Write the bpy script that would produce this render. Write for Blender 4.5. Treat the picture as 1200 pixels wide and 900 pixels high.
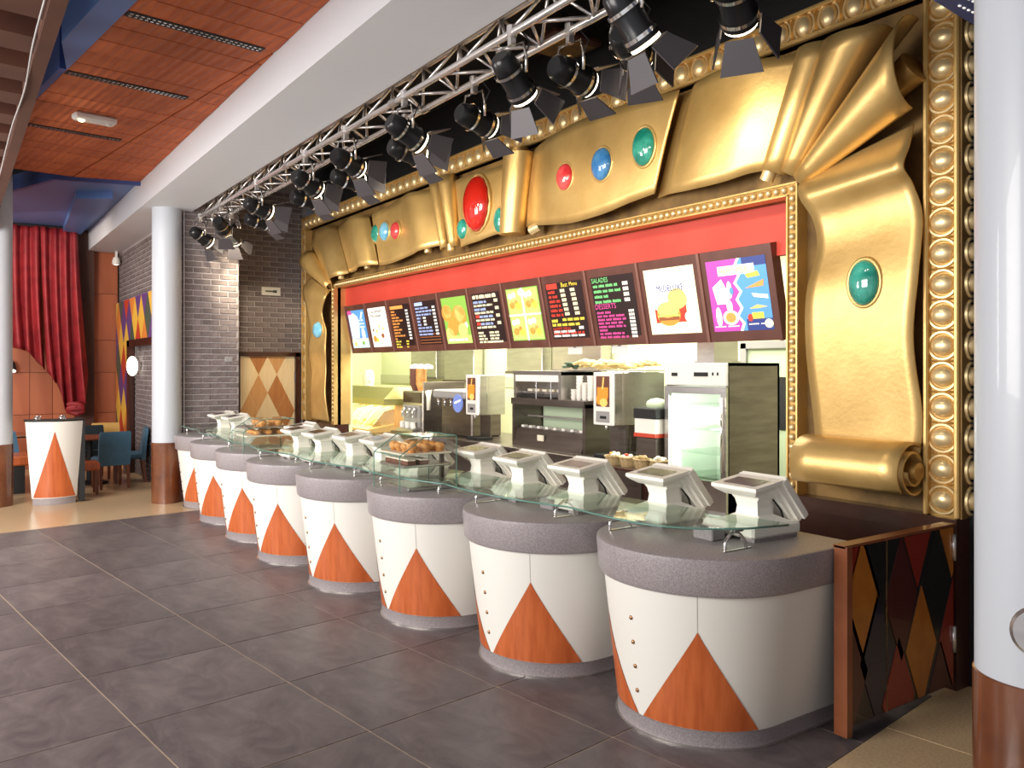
import bpy, bmesh, math, random
from mathutils import Vector, Matrix
random.seed(7)
for o in list(bpy.data.objects): bpy.data.objects.remove(o)
S = bpy.context.scene
COL = S.collection
PI = math.pi

# ------------------------------------------------------------------ camera, light, exposure
cam_d = bpy.data.cameras.new('camera'); cam = bpy.data.objects.new('camera', cam_d); COL.objects.link(cam)
cam_d.sensor_width = 36.0
cam_d.lens = 965.0 / 1200.0 * 36.0
cam_d.shift_y = -21.0 / 1200.0
cam_d.clip_end = 200
cam.location = (0, 0, 1.9)
cam.rotation_euler = (PI / 2, 0, math.radians(90 - 34.41))
S.camera = cam
S.view_settings.view_transform = 'Standard'
S.view_settings.look = 'None'
S.view_settings.gamma = 1.0
S.view_settings.use_curve_mapping = False
S.cycles.transparent_max_bounces = 24
S.view_settings.exposure = 0.12

W = bpy.data.worlds.new('world'); S.world = W; W.use_nodes = True
W.node_tree.nodes['Background'].inputs[0].default_value = (0.93, 0.93, 1.0, 1)
W.node_tree.nodes['Background'].inputs[1].default_value = 0.72

def area(name, loc, target, sx, sy, power, color):
    d = bpy.data.lights.new(name, 'AREA'); d.shape = 'RECTANGLE'; d.size = sx; d.size_y = sy
    d.energy = power; d.color = color
    o = bpy.data.objects.new(name, d); COL.objects.link(o); o.location = loc
    o.rotation_euler = (Vector(target) - Vector(loc)).to_track_quat('-Z', 'Y').to_euler()
    return o
area('hall_fill', (-4.2, -3.2, 2.7), (-6.8, 4.2, 2.2), 4.0, 2.2, 430, (1.0, 0.95, 0.88))  # added fill out of view, set low to brighten the beam soffit
area('far_hall_fill', (-9.0, -2.8, 2.6), (-12.2, 3.4, 2.2), 3.0, 2.0, 420, (1.0, 0.95, 0.89))  # second added fill, unseen, brightening the far brick and column
area('kitchen_light_front', (-8.0, 6.0, 3.15), (-8.0, 6.0, 0), 8.5, 0.7, 270, (1.0, 0.98, 0.84))
area('kitchen_light_rear', (-10.5, 7.0, 3.15), (-10.5, 7.2, 0), 10.0, 0.5, 250, (1.0, 0.98, 0.80))
area('dining_light', (-15.2, 0.4, 4.0), (-16.4, 1.6, 0.6), 1.6, 1.6, 60, (1.0, 0.86, 0.70))

# ------------------------------------------------------------------ materials
MATS = {}
def M(name, col, rough=0.5, metal=0.0, col2=None, scale=6.0, bump=0.0, stretch=(1, 1, 1), emit=0.0, coat=0.0, lo=0.35, hi=0.65, detail=4.0, bscale=None):
    m = bpy.data.materials.new(name); m.use_nodes = True
    nt = m.node_tree; b = nt.nodes['Principled BSDF']
    b.inputs['Base Color'].default_value = (*col, 1)
    b.inputs['Roughness'].default_value = rough
    b.inputs['Metallic'].default_value = metal
    if coat: b.inputs['Coat Weight'].default_value = coat
    if emit:
        b.inputs['Emission Color'].default_value = (*col, 1); b.inputs['Emission Strength'].default_value = emit
    if col2 or bump:
        tc = nt.nodes.new('ShaderNodeTexCoord'); mp = nt.nodes.new('ShaderNodeMapping')
        mp.inputs['Scale'].default_value = stretch
        nt.links.new(tc.outputs['Object'], mp.inputs[0])
    if col2:
        n = nt.nodes.new('ShaderNodeTexNoise'); n.inputs['Scale'].default_value = scale; n.inputs['Detail'].default_value = detail
        nt.links.new(mp.outputs[0], n.inputs['Vector'])
        r = nt.nodes.new('ShaderNodeValToRGB')
        r.color_ramp.elements[0].position = lo; r.color_ramp.elements[1].position = hi
        r.color_ramp.elements[0].color = (*col, 1); r.color_ramp.elements[1].color = (*col2, 1)
        nt.links.new(n.outputs['Fac'], r.inputs[0]); nt.links.new(r.outputs[0], b.inputs['Base Color'])
    if bump:
        n2 = nt.nodes.new('ShaderNodeTexNoise'); n2.inputs['Scale'].default_value = bscale or scale * 2; n2.inputs['Detail'].default_value = 3
        nt.links.new(mp.outputs[0], n2.inputs['Vector'])
        bp = nt.nodes.new('ShaderNodeBump'); bp.inputs['Strength'].default_value = bump; bp.inputs['Distance'].default_value = 0.02
        nt.links.new(n2.outputs['Fac'], bp.inputs['Height']); nt.links.new(bp.outputs[0], b.inputs['Normal'])
    MATS[name] = m
    return m
def random_tint(m, amount):
    """vary a piece's colour by object, so that tiles and bricks differ a little"""
    nt = m.node_tree; b = nt.nodes['Principled BSDF']; src = b.inputs['Base Color']
    oi = nt.nodes.new('ShaderNodeObjectInfo'); hs = nt.nodes.new('ShaderNodeHueSaturation'); mr = nt.nodes.new('ShaderNodeMapRange')
    mr.inputs['To Min'].default_value = 1 - amount; mr.inputs['To Max'].default_value = 1 + amount
    nt.links.new(oi.outputs['Random'], mr.inputs[0]); nt.links.new(mr.outputs[0], hs.inputs['Value'])
    if src.is_linked: nt.links.new(src.links[0].from_socket, hs.inputs['Color'])
    else: hs.inputs['Color'].default_value = src.default_value
    nt.links.new(hs.outputs[0], src)
def glass(name, col, rough=0.02, mix=0.86):
    m = bpy.data.materials.new(name); m.use_nodes = True; nt = m.node_tree
    nt.nodes.remove(nt.nodes['Principled BSDF']); out = nt.nodes['Material Output']
    t = nt.nodes.new('ShaderNodeBsdfTransparent'); t.inputs[0].default_value = (*col, 1)
    g = nt.nodes.new('ShaderNodeBsdfGlossy'); g.inputs['Roughness'].default_value = rough
    fr = nt.nodes.new('ShaderNodeFresnel'); fr.inputs[0].default_value = 1.5
    ge = nt.nodes.new('ShaderNodeNewGeometry'); iv = nt.nodes.new('ShaderNodeMath'); iv.operation = 'SUBTRACT'; iv.inputs[0].default_value = 1.0
    ml = nt.nodes.new('ShaderNodeMath'); ml.operation = 'MULTIPLY'; nt.links.new(ge.outputs['Backfacing'], iv.inputs[1]); nt.links.new(iv.outputs[0], ml.inputs[0]); nt.links.new(fr.outputs[0], ml.inputs[1])
    mx = nt.nodes.new('ShaderNodeMixShader'); nt.links.new(ml.outputs[0], mx.inputs[0])
    nt.links.new(t.outputs[0], mx.inputs[1]); nt.links.new(g.outputs[0], mx.inputs[2]); nt.links.new(mx.outputs[0], out.inputs[0])
    MATS[name] = m; return m

M('slate', (0.072, 0.058, 0.063), 0.42, 0, (0.195, 0.164, 0.158), 2.6, 0.06, lo=0.33, hi=0.80, detail=9, stretch=(1, 1.6, 1)); random_tint(MATS['slate'], 0.12)
_n = next(q for q in MATS['slate'].node_tree.nodes if q.type == 'TEX_NOISE'); _n.inputs['Distortion'].default_value = 0.9; _n.inputs['Roughness'].default_value = 0.68
M('grout', (0.42, 0.32, 0.23), 0.8)
M('beige_floor', (0.52, 0.36, 0.20), 0.22, 0, (0.66, 0.49, 0.30), 70, 0, detail=6, lo=0.3, hi=0.7)
M('kitchen_floor', (0.25, 0.21, 0.18), 0.5)
M('raft_wood', (0.40, 0.082, 0.022), 0.7, 0, (0.52, 0.125, 0.036), 3, 0.0, stretch=(1, 6, 1)); random_tint(MATS['raft_wood'], 0.10)
def ribs(m, scale, axis, strength):
    nt = m.node_tree; b = nt.nodes['Principled BSDF']
    tc = nt.nodes.new('ShaderNodeTexCoord'); w = nt.nodes.new('ShaderNodeTexWave'); w.bands_direction = axis
    w.inputs['Scale'].default_value = scale; nt.links.new(tc.outputs['Object'], w.inputs['Vector'])
    bp = nt.nodes.new('ShaderNodeBump'); bp.inputs['Strength'].default_value = strength; bp.inputs['Distance'].default_value = 0.02
    nt.links.new(w.outputs['Fac'], bp.inputs['Height']); nt.links.new(bp.outputs[0], b.inputs['Normal'])
ribs(MATS['raft_wood'], 4.2, 'Y', 0.5)
M('raft_gap', (0.03, 0.012, 0.008), 0.8)
M('brown_timber', (0.055, 0.017, 0.009), 0.6, 0, (0.075, 0.024, 0.012), 4)
M('blue_paint', (0.10, 0.18, 0.42), 0.45)
M('navy_paint', (0.04, 0.07, 0.24), 0.5)
M('white_paint', (0.66, 0.67, 0.70), 0.55)
M('column_white', (0.50, 0.53, 0.58), 0.38, coat=0.2)
M('brown_metal', (0.10, 0.030, 0.011), 0.22, 0.0, (0.17, 0.055, 0.018), 4, 0, coat=0.6)
M('black', (0.006, 0.006, 0.007), 0.7)
M('black_ceiling', (0.010, 0.009, 0.009), 0.9)
M('brick', (0.125, 0.098, 0.100), 0.85, 0, (0.215, 0.178, 0.176), 9, 0.25); random_tint(MATS['brick'], 0.22)
M('mortar', (0.40, 0.36, 0.365), 0.9)
M('wall_wood', (0.34, 0.085, 0.032), 0.5, 0, (0.43, 0.125, 0.05), 3, 0, stretch=(1, 1, 0.15)); random_tint(MATS['wall_wood'], 0.07)
M('gold', (0.78, 0.53, 0.205), 0.38, 0.62, (0.62, 0.395, 0.135), 3.5, 0.07, lo=0.3, hi=0.75, bscale=26)
M('gold_old', (0.52, 0.33, 0.11), 0.40, 0.7, (0.30, 0.165, 0.04), 9, 0.1, lo=0.25, hi=0.8)
M('gold_bright', (0.90, 0.70, 0.38), 0.33, 0.6)
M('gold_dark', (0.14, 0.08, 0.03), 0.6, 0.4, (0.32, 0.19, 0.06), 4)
M('red_paint', (0.60, 0.055, 0.035), 0.55, 0, (0.66, 0.07, 0.045), 2)
M('jewel_green', (0.01, 0.20, 0.15), 0.09, 0, (0.06, 0.42, 0.33), 7, 0, coat=1)
M('jewel_red', (0.58, 0.018, 0.010), 0.08, coat=1)
M('jewel_rose', (0.60, 0.03, 0.04), 0.09, 0, (0.78, 0.10, 0.10), 9, 0, coat=1)
M('jewel_blue', (0.03, 0.17, 0.47), 0.09, 0, (0.12, 0.36, 0.66), 7, 0, coat=1)
M('jewel_sky', (0.12, 0.42, 0.66), 0.09, 0, (0.30, 0.62, 0.80), 7, 0, coat=1)
M('board_brown', (0.105, 0.032, 0.022), 0.4, 0, (0.14, 0.045, 0.03), 5, coat=0.3)
M('divider_brown', (0.22, 0.10, 0.08), 0.35, 0, (0.26, 0.12, 0.095), 5)
M('dark_wood', (0.040, 0.012, 0.009), 0.3, 0, (0.065, 0.020, 0.012), 4, 0, coat=0.4)
M('red_wood', (0.20, 0.055, 0.018), 0.35, 0, (0.26, 0.08, 0.03), 5, coat=0.3)
M('grey_stone', (0.235, 0.205, 0.215), 0.36, 0, (0.33, 0.295, 0.30), 140, 0, lo=0.4, hi=0.6, detail=2)
M('pod_white', (0.72, 0.70, 0.65), 0.42)
M('inlay_wood', (0.40, 0.082, 0.018), 0.38, 0, (0.52, 0.125, 0.032), 9, 0, stretch=(3, 3, 0.25), coat=0.25)
M('bronze', (0.35, 0.18, 0.08), 0.3, 0.8)
M('steel', (0.56, 0.53, 0.50), 0.27, 0.9, (0.48, 0.45, 0.43), 3, 0, stretch=(1, 1, 8))
M('steel_dark', (0.22, 0.185, 0.165), 0.32, 0.85, (0.16, 0.13, 0.115), 2, 0, stretch=(1, 1, 8))
M('alu', (0.72, 0.69, 0.68), 0.25, 0.85)
M('chrome', (0.80, 0.78, 0.75), 0.12, 0.95)
M('register_white', (0.87, 0.84, 0.76), 0.42)
M('seam_grey', (0.42, 0.40, 0.36), 0.5)  # plain grey of the panel seams on the pods
M('screen_dark', (0.05, 0.022, 0.018), 0.18)
M('screen_grey', (0.23, 0.19, 0.19), 0.18)
M('lamp_black', (0.012, 0.012, 0.013), 0.28, 0.3)
M('barn_door', (0.07, 0.062, 0.068), 0.45, 0.2)
M('lamp_glow', (1.0, 0.78, 0.42), 0.4, emit=9.0)
M('lamp_lens', (1.0, 0.85, 0.6), 0.3, emit=5.0)
M('sconce_glow', (1.0, 0.95, 0.82), 0.4, emit=3.2)
M('tube_glow', (0.92, 1.0, 0.90), 0.4, emit=6.0)
M('kitchen_wall', (0.66, 0.69, 0.44), 0.6)
M('kitchen_tile', (0.50, 0.51, 0.33), 0.35)
M('pale_green', (0.50, 0.60, 0.42), 0.6)
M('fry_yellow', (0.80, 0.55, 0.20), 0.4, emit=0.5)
M('fry_glow', (1.0, 0.80, 0.36), 0.4, emit=1.5)
M('hood_olive', (0.36, 0.33, 0.12), 0.3, 0.6)
M('white_plastic', (0.78, 0.76, 0.72), 0.4)
M('grey_plastic', (0.30, 0.29, 0.29), 0.4)
M('orange', (0.85, 0.27, 0.03), 0.4, emit=0.25)
M('orange_light', (0.95, 0.52, 0.14), 0.4, emit=0.25)
M('bread', (0.55, 0.22, 0.05), 0.6, 0, (0.75, 0.38, 0.12), 16)
M('cake', (0.14, 0.05, 0.03), 0.6)
M('cream', (0.82, 0.76, 0.62), 0.5)
M('wicker', (0.62, 0.47, 0.26), 0.7, 0, (0.42, 0.28, 0.12), 40, 0.4)
M('straw', (0.55, 0.38, 0.12), 0.6, 0, (0.78, 0.63, 0.28), 12, 0.5)
M('leaf_dark', (0.02, 0.05, 0.022), 0.6)
M('curtain_red', (0.20, 0.008, 0.014), 0.6, 0, (0.30, 0.016, 0.022), 5)
M('chair_blue', (0.045, 0.125, 0.20), 0.5, 0, (0.055, 0.15, 0.235), 8)
M('chair_dark', (0.012, 0.022, 0.030), 0.5)
M('chair_yellow', (0.62, 0.36, 0.09), 0.5)
M('chair_leg', (0.16, 0.05, 0.022), 0.4)
M('table_brown', (0.26, 0.075, 0.035), 0.3)
M('maple', (0.86, 0.66, 0.38), 0.4, 0, (0.90, 0.74, 0.48), 6, 0, stretch=(3, 3, 0.4))
M('maple_mid', (0.66, 0.33, 0.12), 0.4, 0, (0.72, 0.40, 0.17), 6, 0, stretch=(3, 3, 0.4))
M('maple_dark', (0.48, 0.19, 0.06), 0.4, 0, (0.55, 0.24, 0.08), 6, 0, stretch=(3, 3, 0.4))
M('d_yellow', (0.78, 0.46, 0.06), 0.45); M('d_red', (0.52, 0.05, 0.02), 0.45); M('d_purple', (0.12, 0.05, 0.20), 0.45); M('d_green', (0.06, 0.09, 0.06), 0.45); M('d_orange', (0.70, 0.22, 0.04), 0.45)
M('g_amber', (0.46, 0.16, 0.015), 0.22, 0, (0.38, 0.12, 0.012), 8, coat=0.5)
M('g_red', (0.24, 0.018, 0.008), 0.22, coat=0.5); M('g_wine', (0.075, 0.010, 0.008), 0.22, coat=0.5); M('g_black', (0.010, 0.009, 0.008), 0.2, coat=0.5); M('g_navy', (0.012, 0.010, 0.030), 0.2, coat=0.5)
def lit(name, col, e=0.5): M(name, col, 0.35, emit=e)
lit('p_white', (0.95, 0.93, 0.86)); lit('p_cream', (0.97, 0.88, 0.58)); lit('p_black', (0.020, 0.008, 0.008), 0.3); lit('p_red', (0.62, 0.05, 0.03)); lit('p_yellow', (0.90, 0.70, 0.08))
lit('p_orange', (0.85, 0.33, 0.08)); lit('p_blue', (0.14, 0.20, 0.50)); lit('p_bluelight', (0.38, 0.47, 0.78)); lit('p_green', (0.20, 0.62, 0.22)); lit('p_pink', (0.72, 0.08, 0.32)); lit('p_purple', (0.50, 0.07, 0.42))
lit('p_lime', (0.24, 0.45, 0.07)); lit('p_limelight', (0.46, 0.66, 0.16)); lit('p_bun', (0.62, 0.29, 0.05)); lit('p_bunlight', (0.86, 0.58, 0.18)); lit('p_skyblue', (0.10, 0.32, 0.70)); lit('p_meat', (0.30, 0.09, 0.03)); lit('p_mint', (0.55, 0.85, 0.85)); lit('p_navy', (0.03, 0.05, 0.22))
glass('glass', (0.96, 0.985, 0.97)); glass('glass_green', (0.88, 0.95, 0.90)); glass('cup_glass', (0.93, 0.94, 0.94)); glass('case_glass', (0.985, 0.995, 0.988))
M('glass_edge', (0.10, 0.22, 0.18), 0.2)

# ------------------------------------------------------------------ mesh builder
class B:
    def __init__(s): s.v = []; s.f = []
    def add(s, vs, fs):
        n = len(s.v); s.v += [tuple(p) for p in vs]; s.f += [tuple(i + n for i in f) for f in fs]; return s
    def box(s, x0, x1, y0, y1, z0, z1):
        return s.add([(x0, y0, z0), (x1, y0, z0), (x1, y1, z0), (x0, y1, z0), (x0, y0, z1), (x1, y0, z1), (x1, y1, z1), (x0, y1, z1)],
                     [(0, 3, 2, 1), (4, 5, 6, 7), (0, 1, 5, 4), (1, 2, 6, 5), (2, 3, 7, 6), (3, 0, 4, 7)])
    def cbox(s, x0, x1, y0, y1, z0, z1, c):
        """box with chamfered vertical and top edges"""
        poly = [(x0 + c, y0), (x1 - c, y0), (x1, y0 + c), (x1, y1 - c), (x1 - c, y1), (x0 + c, y1), (x0, y1 - c), (x0, y0 + c)]
        mx, my = (x0 + x1) / 2, (y0 + y1) / 2
        fx = 1 - 2 * c / max(1e-6, (x1 - x0)); fy = 1 - 2 * c / max(1e-6, (y1 - y0))
        ins = [(mx + (p[0] - mx) * fx, my + (p[1] - my) * fy) for p in poly]
        rings = [[(*p, z0) for p in ins], [(*p, z0 + c) for p in poly], [(*p, z1 - c) for p in poly], [(*p, z1) for p in ins]]
        return s.rings(rings, True, True)
    def rings(s, rings, cap0=False, cap1=False, closed=True):
        n = len(rings[0]); vs = [p for r in rings for p in r]; fs = []
        for i in range(len(rings) - 1):
            for j in range(n if closed else n - 1):
                a = i * n + j; b = i * n + (j + 1) % n
                fs.append((a, b, b + n, a + n))
        if cap0: fs.append(tuple(range(n - 1, -1, -1)))
        if cap1: fs.append(tuple((len(rings) - 1) * n + j for j in range(n)))
        return s.add(vs, fs)
    def prism(s, poly, z0, z1):
        return s.rings([[(x, y, z0) for x, y in poly], [(x, y, z1) for x, y in poly]], True, True)
    def prism_dir(s, poly3, d):
        d = Vector(d); a = [Vector(p) for p in poly3]
        return s.rings([[tuple(p) for p in a], [tuple(p + d) for p in a]], True, True)
    def lathe(s, prof, n=24, c=(0, 0), cap=True):
        r = [[(c[0] + p[0] * math.cos(2 * PI * k / n), c[1] + p[0] * math.sin(2 * PI * k / n), p[1]) for k in range(n)] for p in prof]
        return s.rings(r, cap, cap)
    def tube(s, pts, r, n=8, cap=True):
        pts = [Vector(p) for p in pts]; rad = r if isinstance(r, (list, tuple)) else [r] * len(pts)
        t0 = (pts[1] - pts[0]).normalized()
        ref = Vector((0, 0, 1)) if abs(t0.z) < 0.9 else Vector((1, 0, 0))
        rr = []
        for i, p in enumerate(pts):
            t = (pts[min(i + 1, len(pts) - 1)] - pts[max(i - 1, 0)]).normalized()
            a = t.cross(ref).normalized(); b = t.cross(a).normalized()
            rr.append([tuple(p + a * rad[i] * math.cos(2 * PI * k / n) - b * rad[i] * math.sin(2 * PI * k / n)) for k in range(n)])
        return s.rings(rr, cap, cap)
    def ell(s, c, rx, ry, rz, nu=14, nv=8, v0=-PI / 2, v1=PI / 2):
        r = []
        for i in range(nv + 1):
            a = v0 + (v1 - v0) * i / nv
            q = max(math.cos(a), 1e-3)
            r.append([(c[0] + rx * q * math.cos(2 * PI * k / nu), c[1] + ry * q * math.sin(2 * PI * k / nu), c[2] + rz * math.sin(a)) for k in range(nu)])
        return s.rings(r, True, True)
    def grid(s, rows):
        return s.rings(rows, closed=False)
    def rot(s, m):
        s.v = [tuple(m @ Vector(p)) for p in s.v]; return s
    def mesh(s, name, smooth=False, mat=None):
        me = bpy.data.meshes.new(name); me.from_pydata(s.v, [], s.f)
        bm = bmesh.new(); bm.from_mesh(me); bmesh.ops.recalc_face_normals(bm, faces=bm.faces); bm.to_mesh(me); bm.free()
        if smooth:
            me.polygons.foreach_set('use_smooth', [True] * len(me.polygons))
            if smooth == 'auto':
                try: me.set_sharp_from_angle(angle=math.radians(38))
                except Exception: pass
        if mat: me.materials.append(MATS[mat])
        return me
ORG = {}
def link(name, data, parent=None, loc=None, rot=None):
    o = bpy.data.objects.new(name, data); COL.objects.link(o)
    if parent: o.parent = parent
    if loc: o.location = loc
    if rot: o.rotation_euler = rot
    return o
def obj(name, b, mat, parent=None, smooth=False, local=False, label=None):
    """one mesh object; coordinates are world ones unless local, and are moved into the parent's frame"""
    if parent is not None and not local and parent.name in ORG:
        ox, oy, oz = ORG[parent.name]; b.v = [(x - ox, y - oy, z - oz) for x, y, z in b.v]
    o = link(name, b.mesh(name, smooth, mat), parent)
    if parent is not None and parent.name in ORG: ORG[o.name] = ORG[parent.name]
    if label: o['label'] = label
    return o
def thing(name, label, cat, loc=(0, 0, 0), rotz=0.0, group=None):
    o = link(name, None, None, loc, (0, 0, rotz)); o.empty_display_size = 0.1
    o['label'] = label; o['category'] = cat
    if group: o['group'] = group
    ORG[o.name] = tuple(loc)
    return o
def tag(o, label, cat, group=None):
    o['label'] = label; o['category'] = cat
    if group: o['group'] = group
    return o
def struct(name, b, mat, label=None, smooth=False):
    o = obj(name, b, mat, None, smooth); o['kind'] = 'structure'
    if label: o['label'] = label
    ORG[o.name] = (0, 0, 0)
    return o
def clip(poly, nx, ny, d):
    """keep the side nx*x+ny*y <= d of a convex polygon"""
    out = []
    for i in range(len(poly)):
        a, b = poly[i], poly[(i + 1) % len(poly)]
        da = nx * a[0] + ny * a[1] - d; db = nx * b[0] + ny * b[1] - d
        if da <= 0: out.append(a)
        if (da < 0 < db) or (db < 0 < da):
            t = da / (da - db); out.append((a[0] + (b[0] - a[0]) * t, a[1] + (b[1] - a[1]) * t))
    return out
def catmull(P, n):
    out = []
    for i in range(len(P) - 1):
        p0, p1, p2, p3 = P[max(i - 1, 0)], P[i], P[i + 1], P[min(i + 2, len(P) - 1)]
        for k in range(n):
            t = k / n
            out.append(tuple(0.5 * (2 * b + (c - a) * t + (2 * a - 5 * b + 4 * c - d) * t * t + (3 * b - a - 3 * c + d) * t ** 3) for a, b, c, d in zip(p0, p1, p2, p3)))
    out.append(tuple(P[-1])); return out

GA = math.radians(7.79)                 # the floor and ceiling grid is turned this much against the serving front
CG, SG = math.cos(GA), math.sin(GA)
def g2w(a, b): return (a * CG - b * SG, a * SG + b * CG)

# ------------------------------------------------------------------ floors
XL, XR = -4.57 - 7 * 0.895, -4.57 + 3 * 0.895
def gpoly(a0, a1, b0, b1): return [g2w(a0, b0), g2w(a1, b0), g2w(a1, b1), g2w(a0, b1)]
fl = struct('floor', B().prism(gpoly(XL, XR, -2.1, 5.6), -0.06, -0.004), 'grout', 'dark slate tiled floor in front of the counters')
for i in range(-7, 3):
    for j in range(-5, 3):
        a0 = -4.57 + i * 0.895; b0 = 2.33 + j * 0.885
        g = 0.0055
        p = gpoly(a0 + g, a0 + 0.895 - g, b0 + g, b0 + 0.885 - g)
        cx = sum(q[0] for q in p) / 4; cy = sum(q[1] for q in p) / 4
        o = obj('floor_tile', B().prism([(q[0] - cx, q[1] - cy) for q in p], -0.004, 0.0), 'slate', fl, local=True); o.location = (cx, cy, 0)
fb = struct('floor_dining', B().prism(gpoly(-19.5, XL, -4.5, 6.0), -0.06, -0.001), 'beige_floor', 'polished beige floor of the dining area')
fr = struct('floor_side', B().prism(gpoly(XR, 1.2, 1.0, 6.2), -0.06, -0.004), 'grout', 'beige floor slabs beside the gate')
for a0, a1 in ((XR, XR + 0.62), (XR + 0.628, 1.2)):
    for b0, b1 in ((1.0, 4.36), (4.37, 6.2)):
        obj('floor_slab', B().prism(gpoly(a0, a1 - 0.004, b0, b1), -0.004, 0.0), 'beige_floor', fr)
struct('floor_kitchen', B().box(-16, -2.4, 5.3, 8.0, -0.05, -0.012), 'kitchen_floor')

# ------------------------------------------------------------------ ceilings, beam, columns
struct('ceiling', B().box(-20, 1.5, -3.2, 8.2, 5.15, 5.25), 'black_ceiling', 'black ceiling void above the truss')
raft = struct('ceiling_raft', B().prism(clip(gpoly(-12.2, -2.0, 1.92, 5), 0, 1, 2.2), 4.475, 4.53), 'raft_gap', 'reddish slatted wood ceiling raft')
slots = (-6.27, -7.88, -9.86, -4.75)
a = -12.2; k = 0
while a < -2.3:
    a1 = a + 0.33
    for b0, b1 in ((1.92, 3.06), (3.075, 5.0)):
        p = clip(gpoly(a + 0.006, a1 - 0.006, b0 + .004, b1), 0, 1, 2.195)
        if len(p) > 2:
            cx = sum(q[0] for q in p) / len(p); cy = sum(q[1] for q in p) / len(p)
            pl = [((q[0] - cx) * CG + (q[1] - cy) * SG, -(q[0] - cx) * SG + (q[1] - cy) * CG) for q in p]
            o = obj('ceiling_panel', B().prism(pl, 4.45 + 0.0015 * (k % 3), 4.475), 'raft_wood', raft, local=True); o.location = (cx, cy, 0); o.rotation_euler = (0, 0, GA)
    a = a1; k += 1
for s in slots:
    v = thing('ceiling_vent', 'black perforated slot vent in the wood ceiling, ' + {-6.27: 'second from the near end', -7.88: 'third from the near end', -9.86: 'farthest of the row', -4.75: 'nearest of the row'}[s], 'vent', (*g2w(s, 2.45), 4.45), GA, 'slot vents in the wood ceiling')
    obj('slot', B().box(-0.055, 0.055, -0.52, 0.52, -0.006, 0.004), 'black', v, local=True)
    d = B()
    for r in (-0.022, 0.022):
        for q in range(26): d.box(r - 0.009, r + 0.009, -0.5 + q * 0.039, -0.478 + q * 0.039, -0.009, -0.004)
    obj('perforation', d, 'alu', v, local=True)['kind'] = 'stuff'
el = thing('emergency_light', 'white emergency light box on the wood ceiling', 'light', (-9.31, 1.23, 4.45), GA)
obj('housing', B().cbox(-0.07, 0.07, -0.2, 0.2, -0.075, 0.0, 0.02), 'white_plastic', el, local=True)
obj('bulb', B().ell((0.03, -0.13, -0.08), 0.022, 0.03, 0.02, 10, 6), 'lamp_glow', el, True, True)
obj('bulb', B().ell((0.03, 0.13, -0.08), 0.022, 0.03, 0.02, 10, 6), 'white_plastic', el, True, True)
beam = struct('trim_beam', B().box(-17.6, 0.5, 2.2, 2.87, 4.1, 5.15), 'white_paint', 'long white ceiling beam carried by the column')
struct('trim_blue_edge', B().prism([g2w(-2.0, 1.72), g2w(-2.0, 1.915), g2w(-7.8, 1.915), g2w(-7.15, 1.72)], 4.44, 5.15), 'blue_paint', 'blue bulkhead along the wood ceiling')
struct('trim_raft_edge', B().prism([g2w(-7.8, 1.86), g2w(-7.8, 1.917), g2w(-13.2, 1.917), g2w(-13.2, 1.86)], 4.445, 5.15), 'navy_paint')
struct('ceiling_blue', B().prism([(-12.36, 2.2), (-17.6, 2.2), (-17.6, -1.0), (-13.9, -1.0), (-13.9, .75), (-12.62, 1.2)], 4.47, 4.6), 'blue_paint', 'blue ceiling over the dining area')
struct('trim_blue_fascia', B().prism([(-12.30, 2.2), (-12.36, 2.2), (-12.62, 1.2), (-14.2, .65), (-14.2, .58), (-12.56, 1.16)], 4.40, 4.62), 'navy_paint')
struct('trim_blue_box', B().prism([(-13.3, 2.0), (-17.3, 2.05), (-17.3, 1.75), (-13.6, 1.55)], 4.36, 4.47), 'blue_paint', 'blue dropped box under the ceiling')
# brown slatted canopy at the upper left
cp = thing('slatted_canopy', 'dark brown slatted timber canopy hanging at the upper left', 'canopy', (-8, 0.4, 3.7))
obj('beam', B().box(-13.2, -2.5, 0.415, 0.492, 3.7, 3.95), 'brown_timber', cp)
for i in range(18):
    x = -3.0 - 0.58 * i
    p = [(x, 0.414), (x - 0.28, 0.414), (x - 0.28 + 0.27, -1.6), (x + 0.27, -1.6)]
    obj('slat', B().prism(p, 3.74, 3.94), 'brown_timber', cp)
wire = [(-4.1, .40, 3.72), (-5.3, .395, 3.715), (-6.2, .41, 3.69), (-7.4, .40, 3.715), (-9.5, .405, 3.70)]
obj('cable', B().tube(catmull(wire, 6), 0.006, 5), 'grey_plastic', cp, True)
obj('backing', B().box(-13.2, -2.5, -1.6, 0.41, 4.2, 4.22), 'black', cp)

def column(name, label, x, y, r=0.195, junction=0.84, top=4.1):
    t = thing(name, label, 'column', (x, y, 0))
    obj('shaft', B().lathe([(r, junction), (r, top)], 48), 'column_white', t, 'auto', True)
    obj('sleeve', B().lathe([(r + 0.006, 0), (r + 0.006, junction - 0.004), (r, junction)], 48), 'brown_metal', t, 'auto', True)
    return t
column('column', 'round white column with brown foot carrying the beam end by the brick pier', -12.25, 2.53)
column('column', 'round white column with dark brown foot at the left edge', -13.2, 0.54, top=5.1)
c3 = column('column', 'large white foreground column with brown foot at the right edge', -1.277, 3.024, junction=0.87, top=5.1)
c3.scale = (1, 1, 1)
pl = B(); ang = math.radians(-90)
pts = []
pl.lathe([(0.0, 0.0), (0.075, -0.03), (0.085, 0.006), (0.075, 0.018), (0.0, 0.02)], 28)
pl.rot(Matrix.Rotation(PI / 2, 4, 'X'))
o = obj('wall_plate', pl, 'steel', None, 'auto'); PA = math.radians(23); o.location = (-1.277 + 0.196 * math.sin(PA), 3.024 - 0.196 * math.cos(PA), 1.06); o.rotation_euler = (0, 0, PA)
tag(o, 'round steel cover plate on the foreground column', 'plate')
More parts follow.
